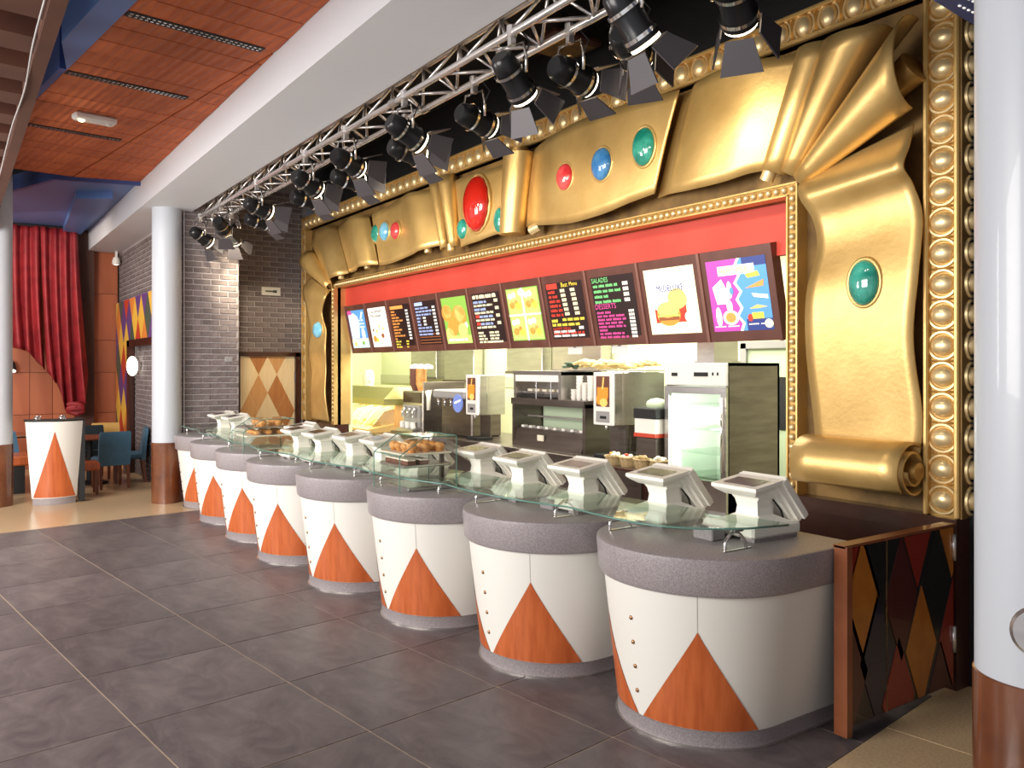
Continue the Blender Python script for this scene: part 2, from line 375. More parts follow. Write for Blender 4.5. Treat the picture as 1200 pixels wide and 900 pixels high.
# blue perforated soffit at the top right
sb = thing('blue_soffit', 'navy blue soffit with rows of white dots at the top right corner', 'soffit', (-1.8, 3.6, 3.3))
obj('panel', B().prism([(-1.69, 3.12), (-1.72, 3.5), (-1.5, 3.8), (-1.15, 3.6), (-1.35, 3.27), (-1.5, 3.2)], 3.3, 5.15), 'navy_paint', sb)
d = B()
for r in range(4):
    for q in range(14):
        x = -1.655 + 0.05 * r; y = 3.24 + 0.034 * q - 0.03 * r
        d.box(x - 0.004, x + 0.004, y - 0.006, y + 0.006, 3.296, 3.301)
obj('dots', d, 'p_white', sb)['kind'] = 'stuff'

# ------------------------------------------------------------------ brick walls
BW, BH = 0.245, 0.083
BRICK_ME = {}
def brick_mesh(w):
    k = round(w, 3)
    if k not in BRICK_ME:
        c = 0.006; ww = w - 0.015; h = BH - 0.015
        v = [(0, 0, 0), (ww, 0, 0), (ww, 0, h), (0, 0, h), (c, -0.016, c), (ww - c, -0.016, c), (ww - c, -0.016, h - c), (c, -0.016, h - c)]
        f = [(4, 5, 6, 7), (0, 1, 5, 4), (1, 2, 6, 5), (2, 3, 7, 6), (3, 0, 4, 7)]
        b = B().add(v, f); me = bpy.data.meshes.new('brick'); me.from_pydata(b.v, [], b.f); me.materials.append(MATS['brick'])
        BRICK_ME[k] = me
    return BRICK_ME[k]
def brick_face(parent, o0, ang, width, z0, z1, cap=None):
    """individual bricks on a wall face: o0 = left foot of the face, ang = direction of the face"""
    n = 0; rest = B(); z = z0; row = 0
    ca, sa = math.cos(ang), math.sin(ang)
    while z + BH <= z1 + 1e-6:
        x = -BW / 2 if row % 2 else 0.0
        while x < width - 0.02:
            xa = max(x, 0.0); xb = min(x + BW, width); w = xb - xa
            if w > 0.04:
                jit = random.uniform(-0.002, 0.003)
                px, py = o0[0] + (xa + 0.006) * ca + jit * sa, o0[1] + (xa + 0.006) * sa - jit * ca
                if cap is None or n < cap:
                    link('brick', brick_mesh(w), parent, (px, py, z + 0.006), (0, 0, ang)); n += 1
                else:
                    me = brick_mesh(w)
                    rest.add([(px + v.co.x * ca - v.co.y * sa, py + v.co.x * sa + v.co.y * ca, z + 0.006 + v.co.z) for v in me.vertices], [tuple(p.vertices) for p in me.polygons])
            x += BW
        z += BH; row += 1
    if rest.v: obj('far_bricks', rest, 'brick', parent)['kind'] = 'stuff'
pier = struct('wall_pier', B().box(-13.39, -12.28, 2.77, 3.53, 0, 4.8), 'mortar', 'grey brick pier beside the column')
brick_face(pier, (-12.28, 2.77), PI / 2, 0.76, 0.0, 4.75, cap=300)
dw = struct('wall_back', B().box(-13.6, -13.4, 3.40, 4.98, 2.10, 5.15).box(-13.6, -13.4, 3.40, 3.85, 0, 2.10).box(-13.6, -13.4, 4.86, 4.98, 0, 2.1), 'mortar', 'grey brick wall above the diamond door')
brick_face(dw, (-13.4, 3.5), PI / 2, 1.42, 2.12, 4.85, cap=300)
lw = struct('wall_left', B().box(-17.9, -12.30, 2.772, 3.4, 0, 4.12), 'mortar', 'grey brick side wall behind the column')
brick_face(lw, (-17.6, 2.772), 0.0, 5.3, 0.0, 4.08, cap=0)
for nm, pz, sgn in (('trim_corner', 0, 1),):
    struct(nm, B().box(-12.285, -12.26, 2.757, 2.77, 0, 4.1), 'white_paint')
# diamond door
dr = link('door_1', None); dr['kind'] = 'structure'; dr['label'] = 'maple door with a diamond pattern under the brick wall'; ORG[dr.name] = (0, 0, 0)
obj('frame', B().box(-13.5, -13.36, 3.80, 3.87, 0, 2.12).box(-13.5, -13.36, 4.78, 4.86, 0, 2.12).box(-13.5, -13.36, 3.80, 4.86, 2.06, 2.13), 'dark_wood', dr)
obj('leaf', B().box(-13.46, -13.41, 3.87, 4.78, 0.0, 2.06), 'maple', dr)
obj('hinge', B().box(-13.41, -13.385, 4.765, 4.80, 1.62, 1.82), 'alu', dr)
dmat = ['maple', 'maple_mid', 'maple', 'maple_dark', 'maple', 'maple_mid', 'maple_dark']
for i in range(-1, 8):
    for j in range(0, 7):
        if (i + j) % 2: continue
        cy = 3.87 + 0.152 * i; cz = 2.06 - 0.30 * j
        p = [(cy - 0.15, cz), (cy, cz - 0.295), (cy + 0.15, cz), (cy, cz + 0.295)]
        p = clip(clip(clip(p, 1, 0, 4.775), -1, 0, -3.875), 0, 1, 2.055); p = clip(p, 0, -1, -0.02)
        if len(p) > 2:
            m = ['maple', 'maple_dark', 'maple_mid'][(i * 5 + j * 3 + i * j) % 3]
            obj('diamond', B().prism_dir([(-13.41, q[0], q[1]) for q in p], (0.004, 0, 0)), m, dr)
ex = thing('exit_sign', 'small white exit sign on the brick wall', 'sign', (-13.38, 4.36, 3.12))
obj('plate', B().box(-13.385, -13.35, 4.21, 4.52, 3.06, 3.19), 'white_plastic', ex)
obj('pictogram', B().box(-13.35, -13.347, 4.27, 4.46, 3.11, 3.135).box(-13.35, -13.347, 4.40, 4.46, 3.10, 3.145), 'd_green', ex)
o = tag(obj('alarm_box', B().cbox(-12.29, -12.25, 3.33, 3.44, 1.96, 2.04, 0.006), 'grey_plastic'), 'small grey alarm box on the brick pier', 'box')
# harlequin surround on the side wall
hs = thing('harlequin_surround', 'colourful harlequin panel surround on the brick side wall', 'panel', (-16, 2.74, 0))
obj('backing', B().box(-17.55, -16.2, 2.70, 2.74, 0, 3.12).box(-16.2, -13.0, 2.70, 2.74, 2.36, 3.12), 'd_purple', hs)
obj('inner_frame', B().box(-16.2, -15.95, 2.66, 2.74, 0, 2.36).box(-16.2, -13.0, 2.66, 2.74, 2.24, 2.36), 'dark_wood', hs)
hc = ['d_yellow', 'd_red', 'd_purple', 'd_yellow', 'd_green', 'd_orange', 'd_purple']
for i in range(0, 17):
    for j in range(0, 9):
        if (i + j) % 2: continue
        cx = -17.55 + 0.28 * i; cz = 3.12 - 0.40 * j
        p = [(cx - 0.275, cz), (cx, cz - 0.395), (cx + 0.275, cz), (cx, cz + 0.395)]
        p = clip(clip(p, -1, 0, 17.54), 0, 1, 3.11)
        if not p: continue
        if cz < 2.30: p = clip(p, 1, 0, -16.21)
        else: p = clip(p, 0, -1, -2.37) if cx > -16.2 else clip(p, 1, 0, -16.21 if cz < 2.75 else -13)
        if len(p) > 2: obj('diamond', B().prism_dir([(q[0], 2.70, q[1]) for q in p], (0, -0.006, 0)), hc[(i * 2 + j * 3) % 7], hs)
sc = thing('wall_sconce', 'glowing oval wall lamp on the brick side wall', 'lamp', (-15.4, 2.74, 1.9))
obj('bracket', B().box(-15.45, -15.35, 2.70, 2.745, 1.85, 1.98).box(-15.42, -15.38, 2.66, 2.70, 2.05, 2.3), 'steel', sc)
obj('shade', B().ell((-15.4, 2.62, 1.90), 0.15, 0.09, 0.17, 14, 10), 'sconce_glow', sc, True)
sp = thing('ceiling_spot', 'small white ceiling spot at the end of the beam', 'spotlight', (-17.3, 2.68, 4.05))
obj('body', B().lathe([(0.05, 3.98), (0.07, 3.92), (0.075, 3.86), (0.06, 3.84)], 16, (-17.3, 2.66)), 'white_plastic', sp, 'auto')
obj('lens', B().lathe([(0.055, 3.842), (0.02, 3.835)], 16, (-17.3, 2.66)), 'sconce_glow', sp)
obj('stem', B().box(-17.32, -17.28, 2.64, 2.68, 3.97, 4.1), 'white_plastic', sp)

# ------------------------------------------------------------------ panelled wall, curtain, dining area
ww = struct('wall_wood', B().box(-17.85, -17.66, -4.5, 2.76, 0, 4.6), 'raft_gap', 'reddish wood panelled wall of the dining area')
yy = [2.74, 2.0, 1.62, 1.25, 0.9, 0.3, -0.3, -0.9, -1.5, -2.1]
for i in range(len(yy) - 1):
    for z0, z1 in ((0, .62), (.62, 1.0), (1.0, 1.78), (1.78, 2.4), (2.4, 3.3), (3.3, 4.5)):
        y0, y1 = yy[i + 1] + 0.004, yy[i] - 0.004; cy, cz = (y0 + y1) / 2, (z0 + z1) / 2
        o = obj('wall_panel', B().box(-0.01, 0.012, y0 - cy, y1 - cy, z0 + .004 - cz, z1 - .004 - cz), 'wall_wood', ww, local=True); o.location = (-17.65, cy, cz)
struct('wall_dark_post', B().box(-17.6, -17.45, 1.98, 2.3, 0, 4.47), 'brown_timber')
cur = thing('curtain', 'long red draped curtain gathered to one side', 'curtain', (-17.0, 1.4, 4.4))
def curtain_sheet(tA, tB, seed, xo):
    rows = []; N = 60; K = 22
    botk = [(0.0, 0.86, 2.26), (0.25, 1.17, 2.17), (0.42, 1.40, 1.90), (0.6, 1.64, 1.58), (0.72, 1.78, 1.10), (0.84, 1.93, 1.02), (0.95, 2.10, 1.22), (1.0, 2.16, 1.75)]
    def bot(t):
        for i in range(len(botk) - 1):
            if t <= botk[i + 1][0]:
                q = (t - botk[i][0]) / (botk[i + 1][0] - botk[i][0]); q = q * q * (3 - 2 * q)
                return tuple(botk[i][k] + (botk[i + 1][k] - botk[i][k]) * q for k in (1, 2))
        return botk[-1][1:]
    for i in range(N + 1):
        t = tA + (tB - tA) * i / N
        yt = 0.80 + 1.18 * t; yb, zb = bot(t)
        col = []
        for k in range(K + 1):
            s = k / K; q = s ** 1.6
            fold = (0.035 + 0.06 * s) * math.sin(t * 46 + seed + 1.2 * math.sin(s * 2.1)) + 0.03 * math.sin(t * 17 + 3 * s)
            x = -17.12 + xo + fold + 0.10 * math.sin(s * PI) * t
            col.append((x, yt + (yb - yt) * q, 4.42 + (zb - 4.42) * s))
        rows.append(col)
    return B().grid(rows)
for tA, tB, sd, xo, nm in ((0, .475, 0.3, 0.0, 'drape'), (.49, 1.0, 1.4, 0.05, 'drape')):
    o = obj(nm, curtain_sheet(tA, tB, sd, xo), 'curtain_red', cur, True)
    md = o.modifiers.new('thickness', 'SOLIDIFY'); md.thickness = 0.012
k = B()
for i in range(4):
    a = i * 1.45; c = (-16.99, 1.93, 1.07 + .03 * i)
    k.tube(catmull([(c[0] + .03 * math.sin(q * 1.3 + a), c[1] + .12 * math.cos(q * 1.05 + a), c[2] + .05 * math.sin(q * .9 + a)) for q in range(6)], 4), .045, 8)
obj('gather', k, 'curtain_red', cur, True)
obj('curtain_rail', B().tube([(-17.1, 0.75, 4.43), (-17.1, 2.02, 4.43)], 0.02, 8), 'black', cur)
ws = thing('wall_spot', 'small black wall spotlight beside the left column', 'spotlight', (-17.6, 0.95, 1.95))
obj('body', B().tube([(-17.6, 0.93, 2.0), (-17.5, 0.95, 1.94), (-17.44, 0.96, 1.84)], [0.03, 0.06, 0.07], 12), 'black', ws, True)
obj('lens', B().ell((-17.42, 0.965, 1.81), 0.055, 0.055, 0.03, 12, 6), 'sconce_glow', ws, True)

def chair(label, x, y, rot, mat):
    t = thing('dining_chair', label, 'chair', (x, y, 0), rot, 'upholstered dining chairs')
    obj('seat', B().cbox(-0.23, 0.23, -0.22, 0.24, 0.38, 0.48, 0.025), mat, t, False, True)
    b = B(); r = []
    for z, y0, y1, w in ((0.36, 0.19, 0.255, .225), (0.5, 0.20, 0.265, .23), (0.7, 0.225, 0.285, .23), (0.86, 0.255, 0.305, .225), (0.885, 0.262, 0.298, .215)):
        r.append([(-w, y0, z), (w, y0, z), (w, y1, z), (-w, y1, z)])
    b.rings(r, True, True); obj('backrest', b, mat, t, False, True)
    for sx in (-1, 1):
        obj('leg', B().prism([(sx * .2 - .02, -.2), (sx * .2 + .02, -.2), (sx * .2 + .02, -.16), (sx * .2 - .02, -.16)], 0, 0.39), 'chair_leg', t, False, True)
        obj('leg', B().rings([[(sx * .2 - .017, .25, 0), (sx * .2 + .017, .25, 0), (sx * .2 + .017, .285, 0), (sx * .2 - .017, .285, 0)], [(sx * .2 - .02, .19, .39), (sx * .2 + .02, .19, .39), (sx * .2 + .02, .24, .39), (sx * .2 - .02, .24, .39)]], True, True), 'chair_leg', t, False, True)
    return t
chair('teal blue dining chair seen from behind at the table', -14.24, 2.10, -PI / 2 + 0.12, 'chair_blue')
chair('dark blue dining chair on the left side of the table', -15.16, 1.10, PI + 0.1, 'chair_blue')
chair('blue dining chair pushed in beside the brick side wall', -14.78, 2.44, -0.1, 'chair_blue')
chair('dark dining chair on the far side of the table', -15.45, 2.02, PI / 2 + 0.1, 'chair_dark')
chair('yellow dining chair farthest behind the table', -16.0, 2.3, PI / 2 - 0.1, 'chair_yellow')
tb = thing('dining_table', 'brown topped dining table among the blue chairs', 'table', (-14.9, 1.9, 0))
obj('table_top', B().cbox(-15.3, -14.55, 1.36, 2.18, 0.72, 0.76, 0.012), 'table_brown', tb)
obj('pedestal', B().lathe([(0.05, 0.04), (0.04, 0.72)], 14, (-14.9, 1.9)), 'black', tb, 'auto')
obj('base', B().lathe([(0.27, 0), (0.27, 0.02), (0.06, 0.05)], 20, (-14.9, 1.9)), 'black', tb, 'auto')
t2 = thing('dining_table', 'dining table top just visible behind the podium', 'table', (-15.6, 0.9, 0))
obj('table_top', B().cbox(-16.3, -15.4, 0.2, 1.2, 0.74, 0.78, 0.012), 'table_brown', t2)
obj('pedestal', B().lathe([(0.05, 0.0), (0.04, 0.74)], 14, (-15.85, 0.7)), 'black', t2, 'auto')
bn = thing('bench', 'orange brown wooden bench beside the left column', 'bench', (-14.5, 0.7, 0))
obj('seat', B().cbox(-14.9, -14.2, 0.1, 1.02, 0.42, 0.56, 0.02), 'inlay_wood', bn)
obj('plinth', B().box(-14.85, -14.25, 0.15, 0.95, 0, 0.42), 'black', bn)
st = thing('stool', 'low orange brown stool between podium and table', 'stool', (-13.66, 1.70, 0))
obj('seat', B().cbox(-13.84, -13.48, 1.48, 1.86, 0.36, 0.48, 0.02), 'inlay_wood', st)
for q, w in ((-13.80, 1.52), (-13.52, 1.52), (-13.52, 1.82), (-13.80, 1.82)): obj('leg', B().box(q - .02, q + .02, w - .02, w + .02, 0, .36), 'chair_leg', st)
# podium
pdm = thing('podium', 'white tapered podium with an orange wood triangle in the dining area', 'podium', (-13.05, 1.22, 0), math.radians(86))
def pod_arc(hw, bulge, n=16): return [(-hw + 2 * hw * i / n, -0.10 - bulge * (1 - (2 * i / n - 1) ** 2)) for i in range(n + 1)]
def podium_ring(z):
    t = z / 1.15; hw = 0.265 + 0.085 * t
    return [(x, y, z) for x, y in pod_arc(hw, 0.10 + 0.05 * t)]
obj('body', B().rings([podium_ring(z) + [(podium_ring(z)[-1][0], 0.16, z), (podium_ring(z)[0][0], 0.16, z)] for z in (0.09, 0.5, 0.85, 1.14)], True, True), 'pod_white', pdm, 'auto', True)
obj('plinth', B().rings([[(p[0] * .98, p[1] + .005, z) for p in podium_ring(0)] + [(0.26, 0.15, z), (-0.26, 0.15, z)] for z in (0, 0.09)], True, True), 'grey_stone', pdm, 'auto', True)
obj('top', B().rings([[(p[0] * 1.02, p[1] - 0.008, z) for p in podium_ring(1.14)] + [(0.37, 0.17, z), (-0.37, 0.17, z)] for z in (1.14, 1.16)], True, True), 'black', pdm, 'auto', True)
obj('side_panel', B().box(0.30, 0.375, -0.10, 0.17, 0.02, 1.14), 'black', pdm, False, True)
rows = []
for i in range(13):
    s = i / 12; z = 0.10 + 0.90 * s; t = z / 1.15; hwf = 0.265 + 0.085 * t; hw = max(0.255 * (1 - s), 0.002); bl = 0.10 + 0.05 * t
    rows.append([(x, -0.104 - bl * (1 - (x / hwf) ** 2), z) for x in [-hw + 2 * hw * k / 10 for k in range(11)]])
obj('wood_triangle', B().grid(rows), 'inlay_wood', pdm, True, True)
for q in (-0.2, 0.1):
    b = B().tube([(q, 0.0, 1.16), (q, 0.0, 1.185), (q + .03, -0.02, 1.20)], [0.05, 0.045, 0.02], 10); obj('knob', b, 'chrome', pdm, True, True)

# ------------------------------------------------------------------ the golden frame
FX0, FX1, FZ0, FZ1 = -13.36, -2.50, 1.0, 4.37
fr_ = thing('golden_frame', 'huge golden picture frame around the serving opening', 'frame', (-8, 4.95, 1.0))
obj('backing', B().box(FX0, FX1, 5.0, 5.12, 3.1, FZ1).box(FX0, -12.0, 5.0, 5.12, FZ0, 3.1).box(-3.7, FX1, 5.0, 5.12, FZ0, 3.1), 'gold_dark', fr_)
def rail(x0, x1, y0, y1, z0, z1): obj('rail', B().cbox(x0, x1, y0, y1, z0, z1, 0.008), 'gold', fr_)
BANDW = 0.215
obj('band', B().box(FX0, FX1, 4.915, 5.02, FZ1 - BANDW, FZ1), 'gold_old', fr_)
obj('band', B().box(FX1 - 0.19, FX1, 4.915, 5.02, FZ0, FZ1 - BANDW), 'gold_old', fr_)
obj('band', B().box(FX0, FX0 + 0.17, 4.915, 5.02, FZ0, FZ1 - BANDW), 'gold_old', fr_)
rail(FX0, FX1, 4.875, 5.0, FZ1 - 0.03, FZ1); rail(FX0 + .17, FX1 - 0.19, 4.875, 5.0, FZ1 - BANDW, FZ1 - BANDW + 0.03)
rail(FX1 - 0.215, FX1 - 0.185, 4.875, 5.0, FZ0, FZ1 - BANDW + .03); rail(FX1 - 0.03, FX1, 4.875, 5.0, FZ0, FZ1)
rail(FX0, FX0 + 0.025, 4.875, 5.0, FZ0, FZ1); rail(FX0 + 0.165, FX0 + 0.19, 4.875, 5.0, FZ0, FZ1 - BANDW + .03)
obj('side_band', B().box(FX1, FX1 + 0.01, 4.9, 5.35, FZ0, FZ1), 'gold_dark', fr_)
obj('rail', B().cbox(FX1 - 0.0, FX1 + 0.03, 5.10, 5.13, FZ0, FZ1, 0.006), 'gold', fr_)
# egg and dart pieces: egg long axis = local z, projecting to -y
def egg_mesh():
    b = B(); b.ell((0, 0, 0), 0.060, 0.05, 0.078, 16, 10)
    ring = [(0.072 * math.cos(t), -0.004, 0.092 * math.sin(t)) for t in [2 * PI * k / 24 for k in range(24)]]
    rr = []
    for k in range(24):
        t = 2 * PI * k / 24; c = Vector((math.cos(t) * 0.080, 0, math.sin(t) * 0.092)); n = Vector((math.cos(t), 0, math.sin(t)))
        rr.append([tuple(c + n * 0.011 * math.cos(a) + Vector((0, -0.016, 0)) * math.sin(a)) for a in [2 * PI * j / 6 for j in range(6)]])
    rr.append(rr[0]); b.rings(rr)
    return b.mesh('egg', 'auto', 'gold_bright')
def dart_mesh():
    b = B().rings([[(-.003, 0, .085), (.003, 0, .085), (0, -.012, .085)], [(-.014, 0, 0.03), (.014, 0, 0.03), (0, -.03, 0.03)], [(-.008, 0, -.06), (.008, 0, -.06), (0, -.022, -.06)], [(-.002, 0, -.085), (.002, 0, -.085), (0, -.008, -.085)]], True, True)
    return b.mesh('dart', False, 'gold')
EM, DM = egg_mesh(), dart_mesh()
def put(name, me, x, y, z, rot=(0, 0, 0), sc=None):
    o = link(name, me, fr_, (x + 8, y - 4.95, z - 1.0), rot)
    if sc: o.scale = sc
    return o
n = 54; stp = (FX1 - 0.24 - FX0 - 0.2) / n
for i in range(n + 1):
    x = FX1 - 0.30 - i * stp; put('egg', EM, x, 4.915, FZ1 - 0.1075); put('dart', DM, x - stp / 2, 4.915, FZ1 - 0.1075)
z = 1.10; i = 0
while z < FZ1 - 0.05:
    put('egg', EM, FX1 - 0.108, 4.915, z, (0, PI / 2, 0), (1.02, 1, 0.92)); put('dart', DM, FX1 - 0.108, 4.915, z + 0.092, (0, -PI / 2, 0), (1, 1, .9))
    put('egg', EM, FX0 + 0.095, 4.915, z, (0, PI / 2, 0), (1.0, 1, 0.8)); put('dart', DM, FX0 + 0.095, 4.915, z + 0.092, (0, -PI / 2, 0), (1, 1, .8))
    put('egg', EM, FX1 + 0.01, 5.01, z, (0, PI / 2, PI / 2), (1.0, 1, 0.8))
    z += 0.1845
# inner bead moulding
IX0, IX1, IZ = -12.02, -3.66, 3.145
obj('bead_rail', B().box(IX0 - .045, IX1 + .045, 4.90, 5.02, IZ - .045, IZ + .045), 'gold_old', fr_)
obj('bead_rail', B().box(IX1 - .045, IX1 + .045, 4.90, 5.02, FZ0, IZ - .045), 'gold_old', fr_)
obj('bead_rail', B().box(IX0 - .045, IX0 + .045, 4.90, 5.02, FZ0, IZ - .045), 'gold_old', fr_)
for s in (-1, 1):
    obj('bead_lip', B().box(IX0 + (.035 if s < 0 else -.045), IX1 - (.035 if s < 0 else -.045), 4.885, 5.0, IZ + s * .04 - .006, IZ + s * .04 + .006), 'gold', fr_)
    obj('bead_lip', B().box(IX1 + s * .04 - .006, IX1 + s * .04 + .006, 4.885, 5.0, FZ0, IZ + s * .04), 'gold', fr_)
    obj('bead_lip', B().box(IX0 + s * .04 - .006, IX0 + s * .04 + .006, 4.885, 5.0, FZ0, IZ + s * .04), 'gold', fr_)
bead = B().ell((0, 0, 0), 0.025, 0.025, 0.025, 10, 6).mesh('bead', True, 'gold_bright')
n = int((IX1 - IX0) / 0.067)
for i in range(n + 1): put('bead', bead, IX0 + (IX1 - IX0) * i / n, 4.895, IZ)
nz = 31
for i in range(1, nz + 1):
    put('bead', bead, IX1, 4.895, IZ - i * 0.067); put('bead', bead, IX0, 4.895, IZ - i * 0.067)
obj('jamb', B().box(IX0 + .03, IX0 + .046, 4.95, 5.16, FZ0, IZ), 'gold', fr_)
obj('jamb', B().box(IX1 - .046, IX1 - .03, 4.95, 5.16, FZ0, IZ), 'gold', fr_)
# the gilded ribbon: sheets lofted between an inner and an outer edge
def sheet(name, secs, parent, n=7, m=10, mat='gold', th=0.014, crown=0.0):
    secs = catmull(secs, n); rows = []
    for (x0, y0, z0, x1, y1, z1) in secs:
        rows.append([(x0 + (x1 - x0) * k / m, y0 + (y1 - y0) * k / m - crown * math.sin(PI * k / m), z0 + (z1 - z0) * k / m) for k in range(m + 1)])
    o = obj(name, B().grid(rows), mat, parent, True)
    md = o.modifiers.new('thickness', 'SOLIDIFY'); md.thickness = th; md.offset = 0
    return o
# right hand ribbon: from the lower roll up the side, round the corner in a fan
sheet('ribbon', [(-3.46, 4.88, 1.34, -2.73, 4.88, 1.36), (-3.46, 4.86, 1.55, -2.71, 4.87, 1.6), (-3.49, 4.82, 2.0, -2.745, 4.83, 2.05), (-3.475, 4.80, 2.38, -2.71, 4.82, 2.45), (-3.42, 4.84, 2.68, -2.70, 4.85, 2.8),
                 (-3.44, 4.83, 2.88, -2.74, 4.82, 3.0), (-3.50, 4.77, 3.03, -2.75, 4.73, 3.10), (-3.54, 4.80, 3.12, -2.745, 4.79, 3.24), (-3.55, 4.86, 3.18, -2.77, 4.88, 3.38)], fr_)
def cone(p_in, p_out, r_in, r_out, a0=-200, a1=20, name='ribbon_fold', up=Vector((0, -1, 0)), xmax=None, zmax=None):
    """open rolled cone of ribbon from its narrow inner end to its wide mouth"""
    A, Bp = Vector(p_in), Vector(p_out); ax = (Bp - A).normalized(); e1 = up - ax * up.dot(ax); e1.normalize(); e2 = ax.cross(e1)
    rows = []
    for i in range(31):
        a = math.radians(a0 + (a1 - a0) * i / 30); d = e1 * math.cos(a) + e2 * math.sin(a); row = []
        P0 = A + d * r_in; P1 = Bp + d * r_out; te = 1.0
        if xmax is not None: te = (xmax - P0.x) / (P1.x - P0.x)
        if zmax is not None: te = (zmax - P0.z) / (P1.z - P0.z)
        for k in range(9): row.append(tuple(P0 + (P1 - P0) * (te * k / 8)))
        rows.append(row)
    o = obj(name, B().grid(rows), 'gold', fr_, True); md = o.modifiers.new('thickness', 'SOLIDIFY'); md.thickness = 0.014; md.offset = 0
    return o
cone((-3.565, 4.86, 3.19), (-2.79, 4.84, 3.68), 0.06, 0.225, -100, 82, xmax=-2.74)
cone((-3.66, 4.87, 3.25), (-3.17, 4.87, 4.01), 0.06, 0.18, -100, 100, zmax=4.03)
cone((-3.78, 4.86, 3.28), (-3.44, 4.87, 4.05), 0.09, 0.12, -105, 105, zmax=4.06)
obj('ribbon_core', B().tube([(-2.95, 4.85, 3.6), (-2.74, 4.84, 3.72)], [0.09, 0.11], 16), 'gold_old', fr_, 'auto')
obj('ribbon_core', B().tube([(-3.84, 4.84, 3.23), (-3.80, 4.84, 3.30)], [0.05, 0.05], 12), 'gold_bright', fr_, 'auto')
# top right panels
sheet('ribbon', [(-3.82, 4.90, 3.31, -3.52, 4.90, 4.06), (-3.98, 4.84, 3.31, -3.70, 4.83, 4.08), (-4.20, 4.775, 3.275, -3.95, 4.77, 4.10), (-4.5, 4.76, 3.27, -4.22, 4.755, 4.11), (-4.75, 4.81, 3.29, -4.46, 4.80, 4.10), (-4.90, 4.89, 3.31, -4.60, 4.885, 4.09), (-5.02, 4.93, 3.31, -4.72, 4.93, 4.09)], fr_, crown=0.01)
sheet('ribbon', [(-4.93, 4.80, 3.32, -4.64, 4.79, 4.09), (-5.21, 4.785, 3.29, -5.0, 4.775, 4.12), (-5.55, 4.775, 3.245, -5.4, 4.77, 4.14), (-6.0, 4.78, 3.23, -5.85, 4.775, 4.15), (-6.4, 4.80, 3.27, -6.3, 4.80, 4.12), (-6.7, 4.85, 3.31, -6.6, 4.85, 4.09), (-6.92, 4.92, 3.33, -6.80, 4.92, 4.07)], fr_, crown=0.012)
obj('ribbon_post', B().rings([[(-7.06 + 0.13 * t + (0.145 + 0.04 * t) * math.cos(a), 4.84 + (0.13 + .03 * t) * math.sin(a), 3.27 + 0.80 * t) for a in [2 * PI * k / 28 for k in range(28)]] for t in (0, .5, 1)], True, True), 'gold', fr_, 'auto')
obj('ribbon_core', B().tube([(-6.94, 4.84, 4.06), (-6.93, 4.84, 4.14)], [0.10, 0.10], 20), 'gold_old', fr_, 'auto')
obj('ribbon_core', B().tube([(-6.75, 4.86, 3.27), (-6.62, 4.88, 3.30)], [0.05, 0.05], 12), 'gold_bright', fr_, 'auto')
# centre plaque
sheet('ribbon', [(-7.15, 4.86, 3.32, -7.12, 4.86, 4.04), (-7.4, 4.82, 3.30, -7.4, 4.82, 4.02), (-7.7, 4.80, 3.27, -7.72, 4.81, 4.03), (-7.98, 4.81, 3.26, -8.06, 4.82, 4.04), (-8.12, 4.86, 3.26, -8.26, 4.87, 4.05), (-8.2, 4.93, 3.26, -8.36, 4.93, 4.06)], fr_)
# left top: two thin rolls, jewel panel, two rolls, corner fan and side ribbon
cone((-8.28, 4.86, 3.28), (-8.45, 4.87, 4.12), 0.055, 0.115, -120, 120)
cone((-8.50, 4.86, 3.29), (-8.72, 4.88, 4.12), 0.05, 0.095, -120, 120)
sheet('ribbon', [(-8.55, 4.93, 3.36, -8.82, 4.94, 4.08), (-8.68, 4.84, 3.34, -8.95, 4.84, 4.06), (-8.9, 4.74, 3.31, -9.15, 4.75, 4.06), (-9.12, 4.76, 3.29, -9.38, 4.77, 4.06), (-9.4, 4.82, 3.29, -9.62, 4.82, 4.05), (-9.8, 4.80, 3.25, -10.0, 4.81, 4.01), (-10.15, 4.82, 3.26, -10.4, 4.83, 4.0), (-10.32, 4.88, 3.28, -10.6, 4.89, 4.0)], fr_)
sheet('ribbon', [(-10.36, 4.88, 3.29, -10.68, 4.89, 4.0), (-10.45, 4.78, 3.29, -10.78, 4.79, 4.02), (-10.68, 4.72, 3.28, -11.0, 4.75, 4.03), (-10.92, 4.80, 3.27, -11.3, 4.81, 4.02), (-11.2, 4.87, 3.27, -11.62, 4.88, 4.02), (-11.38, 4.89, 3.28, -11.85, 4.9, 4.0)], fr_)
sheet('ribbon', [(-11.40, 4.89, 3.27, -11.88, 4.90, 4.02), (-11.48, 4.76, 3.24, -12.0, 4.78, 4.04), (-11.68, 4.71, 3.21, -12.25, 4.73, 4.0), (-11.85, 4.80, 3.16, -12.6, 4.83, 3.98), (-12.0, 4.87, 3.10, -12.95, 4.9, 3.9)], fr_)
cone((-12.05, 4.86, 3.12), (-12.92, 4.86, 3.62), 0.06, 0.17, -115, 115)
sheet('ribbon', [(-12.12, 4.88, 3.05, -12.98, 4.9, 3.35), (-12.1, 4.80, 2.95, -12.98, 4.77, 3.15), (-12.28, 4.82, 2.72, -12.95, 4.82, 2.85), (-12.16, 4.84, 2.45, -12.85, 4.84, 2.5), (-12.09, 4.80, 2.2, -12.88, 4.82, 2.15), (-12.14, 4.83, 1.85, -12.83, 4.85, 1.8), (-12.1, 4.80, 1.45, -12.8, 4.82, 1.4), (-12.1, 4.86, 1.05, -12.86, 4.86, 1.05)], fr_)
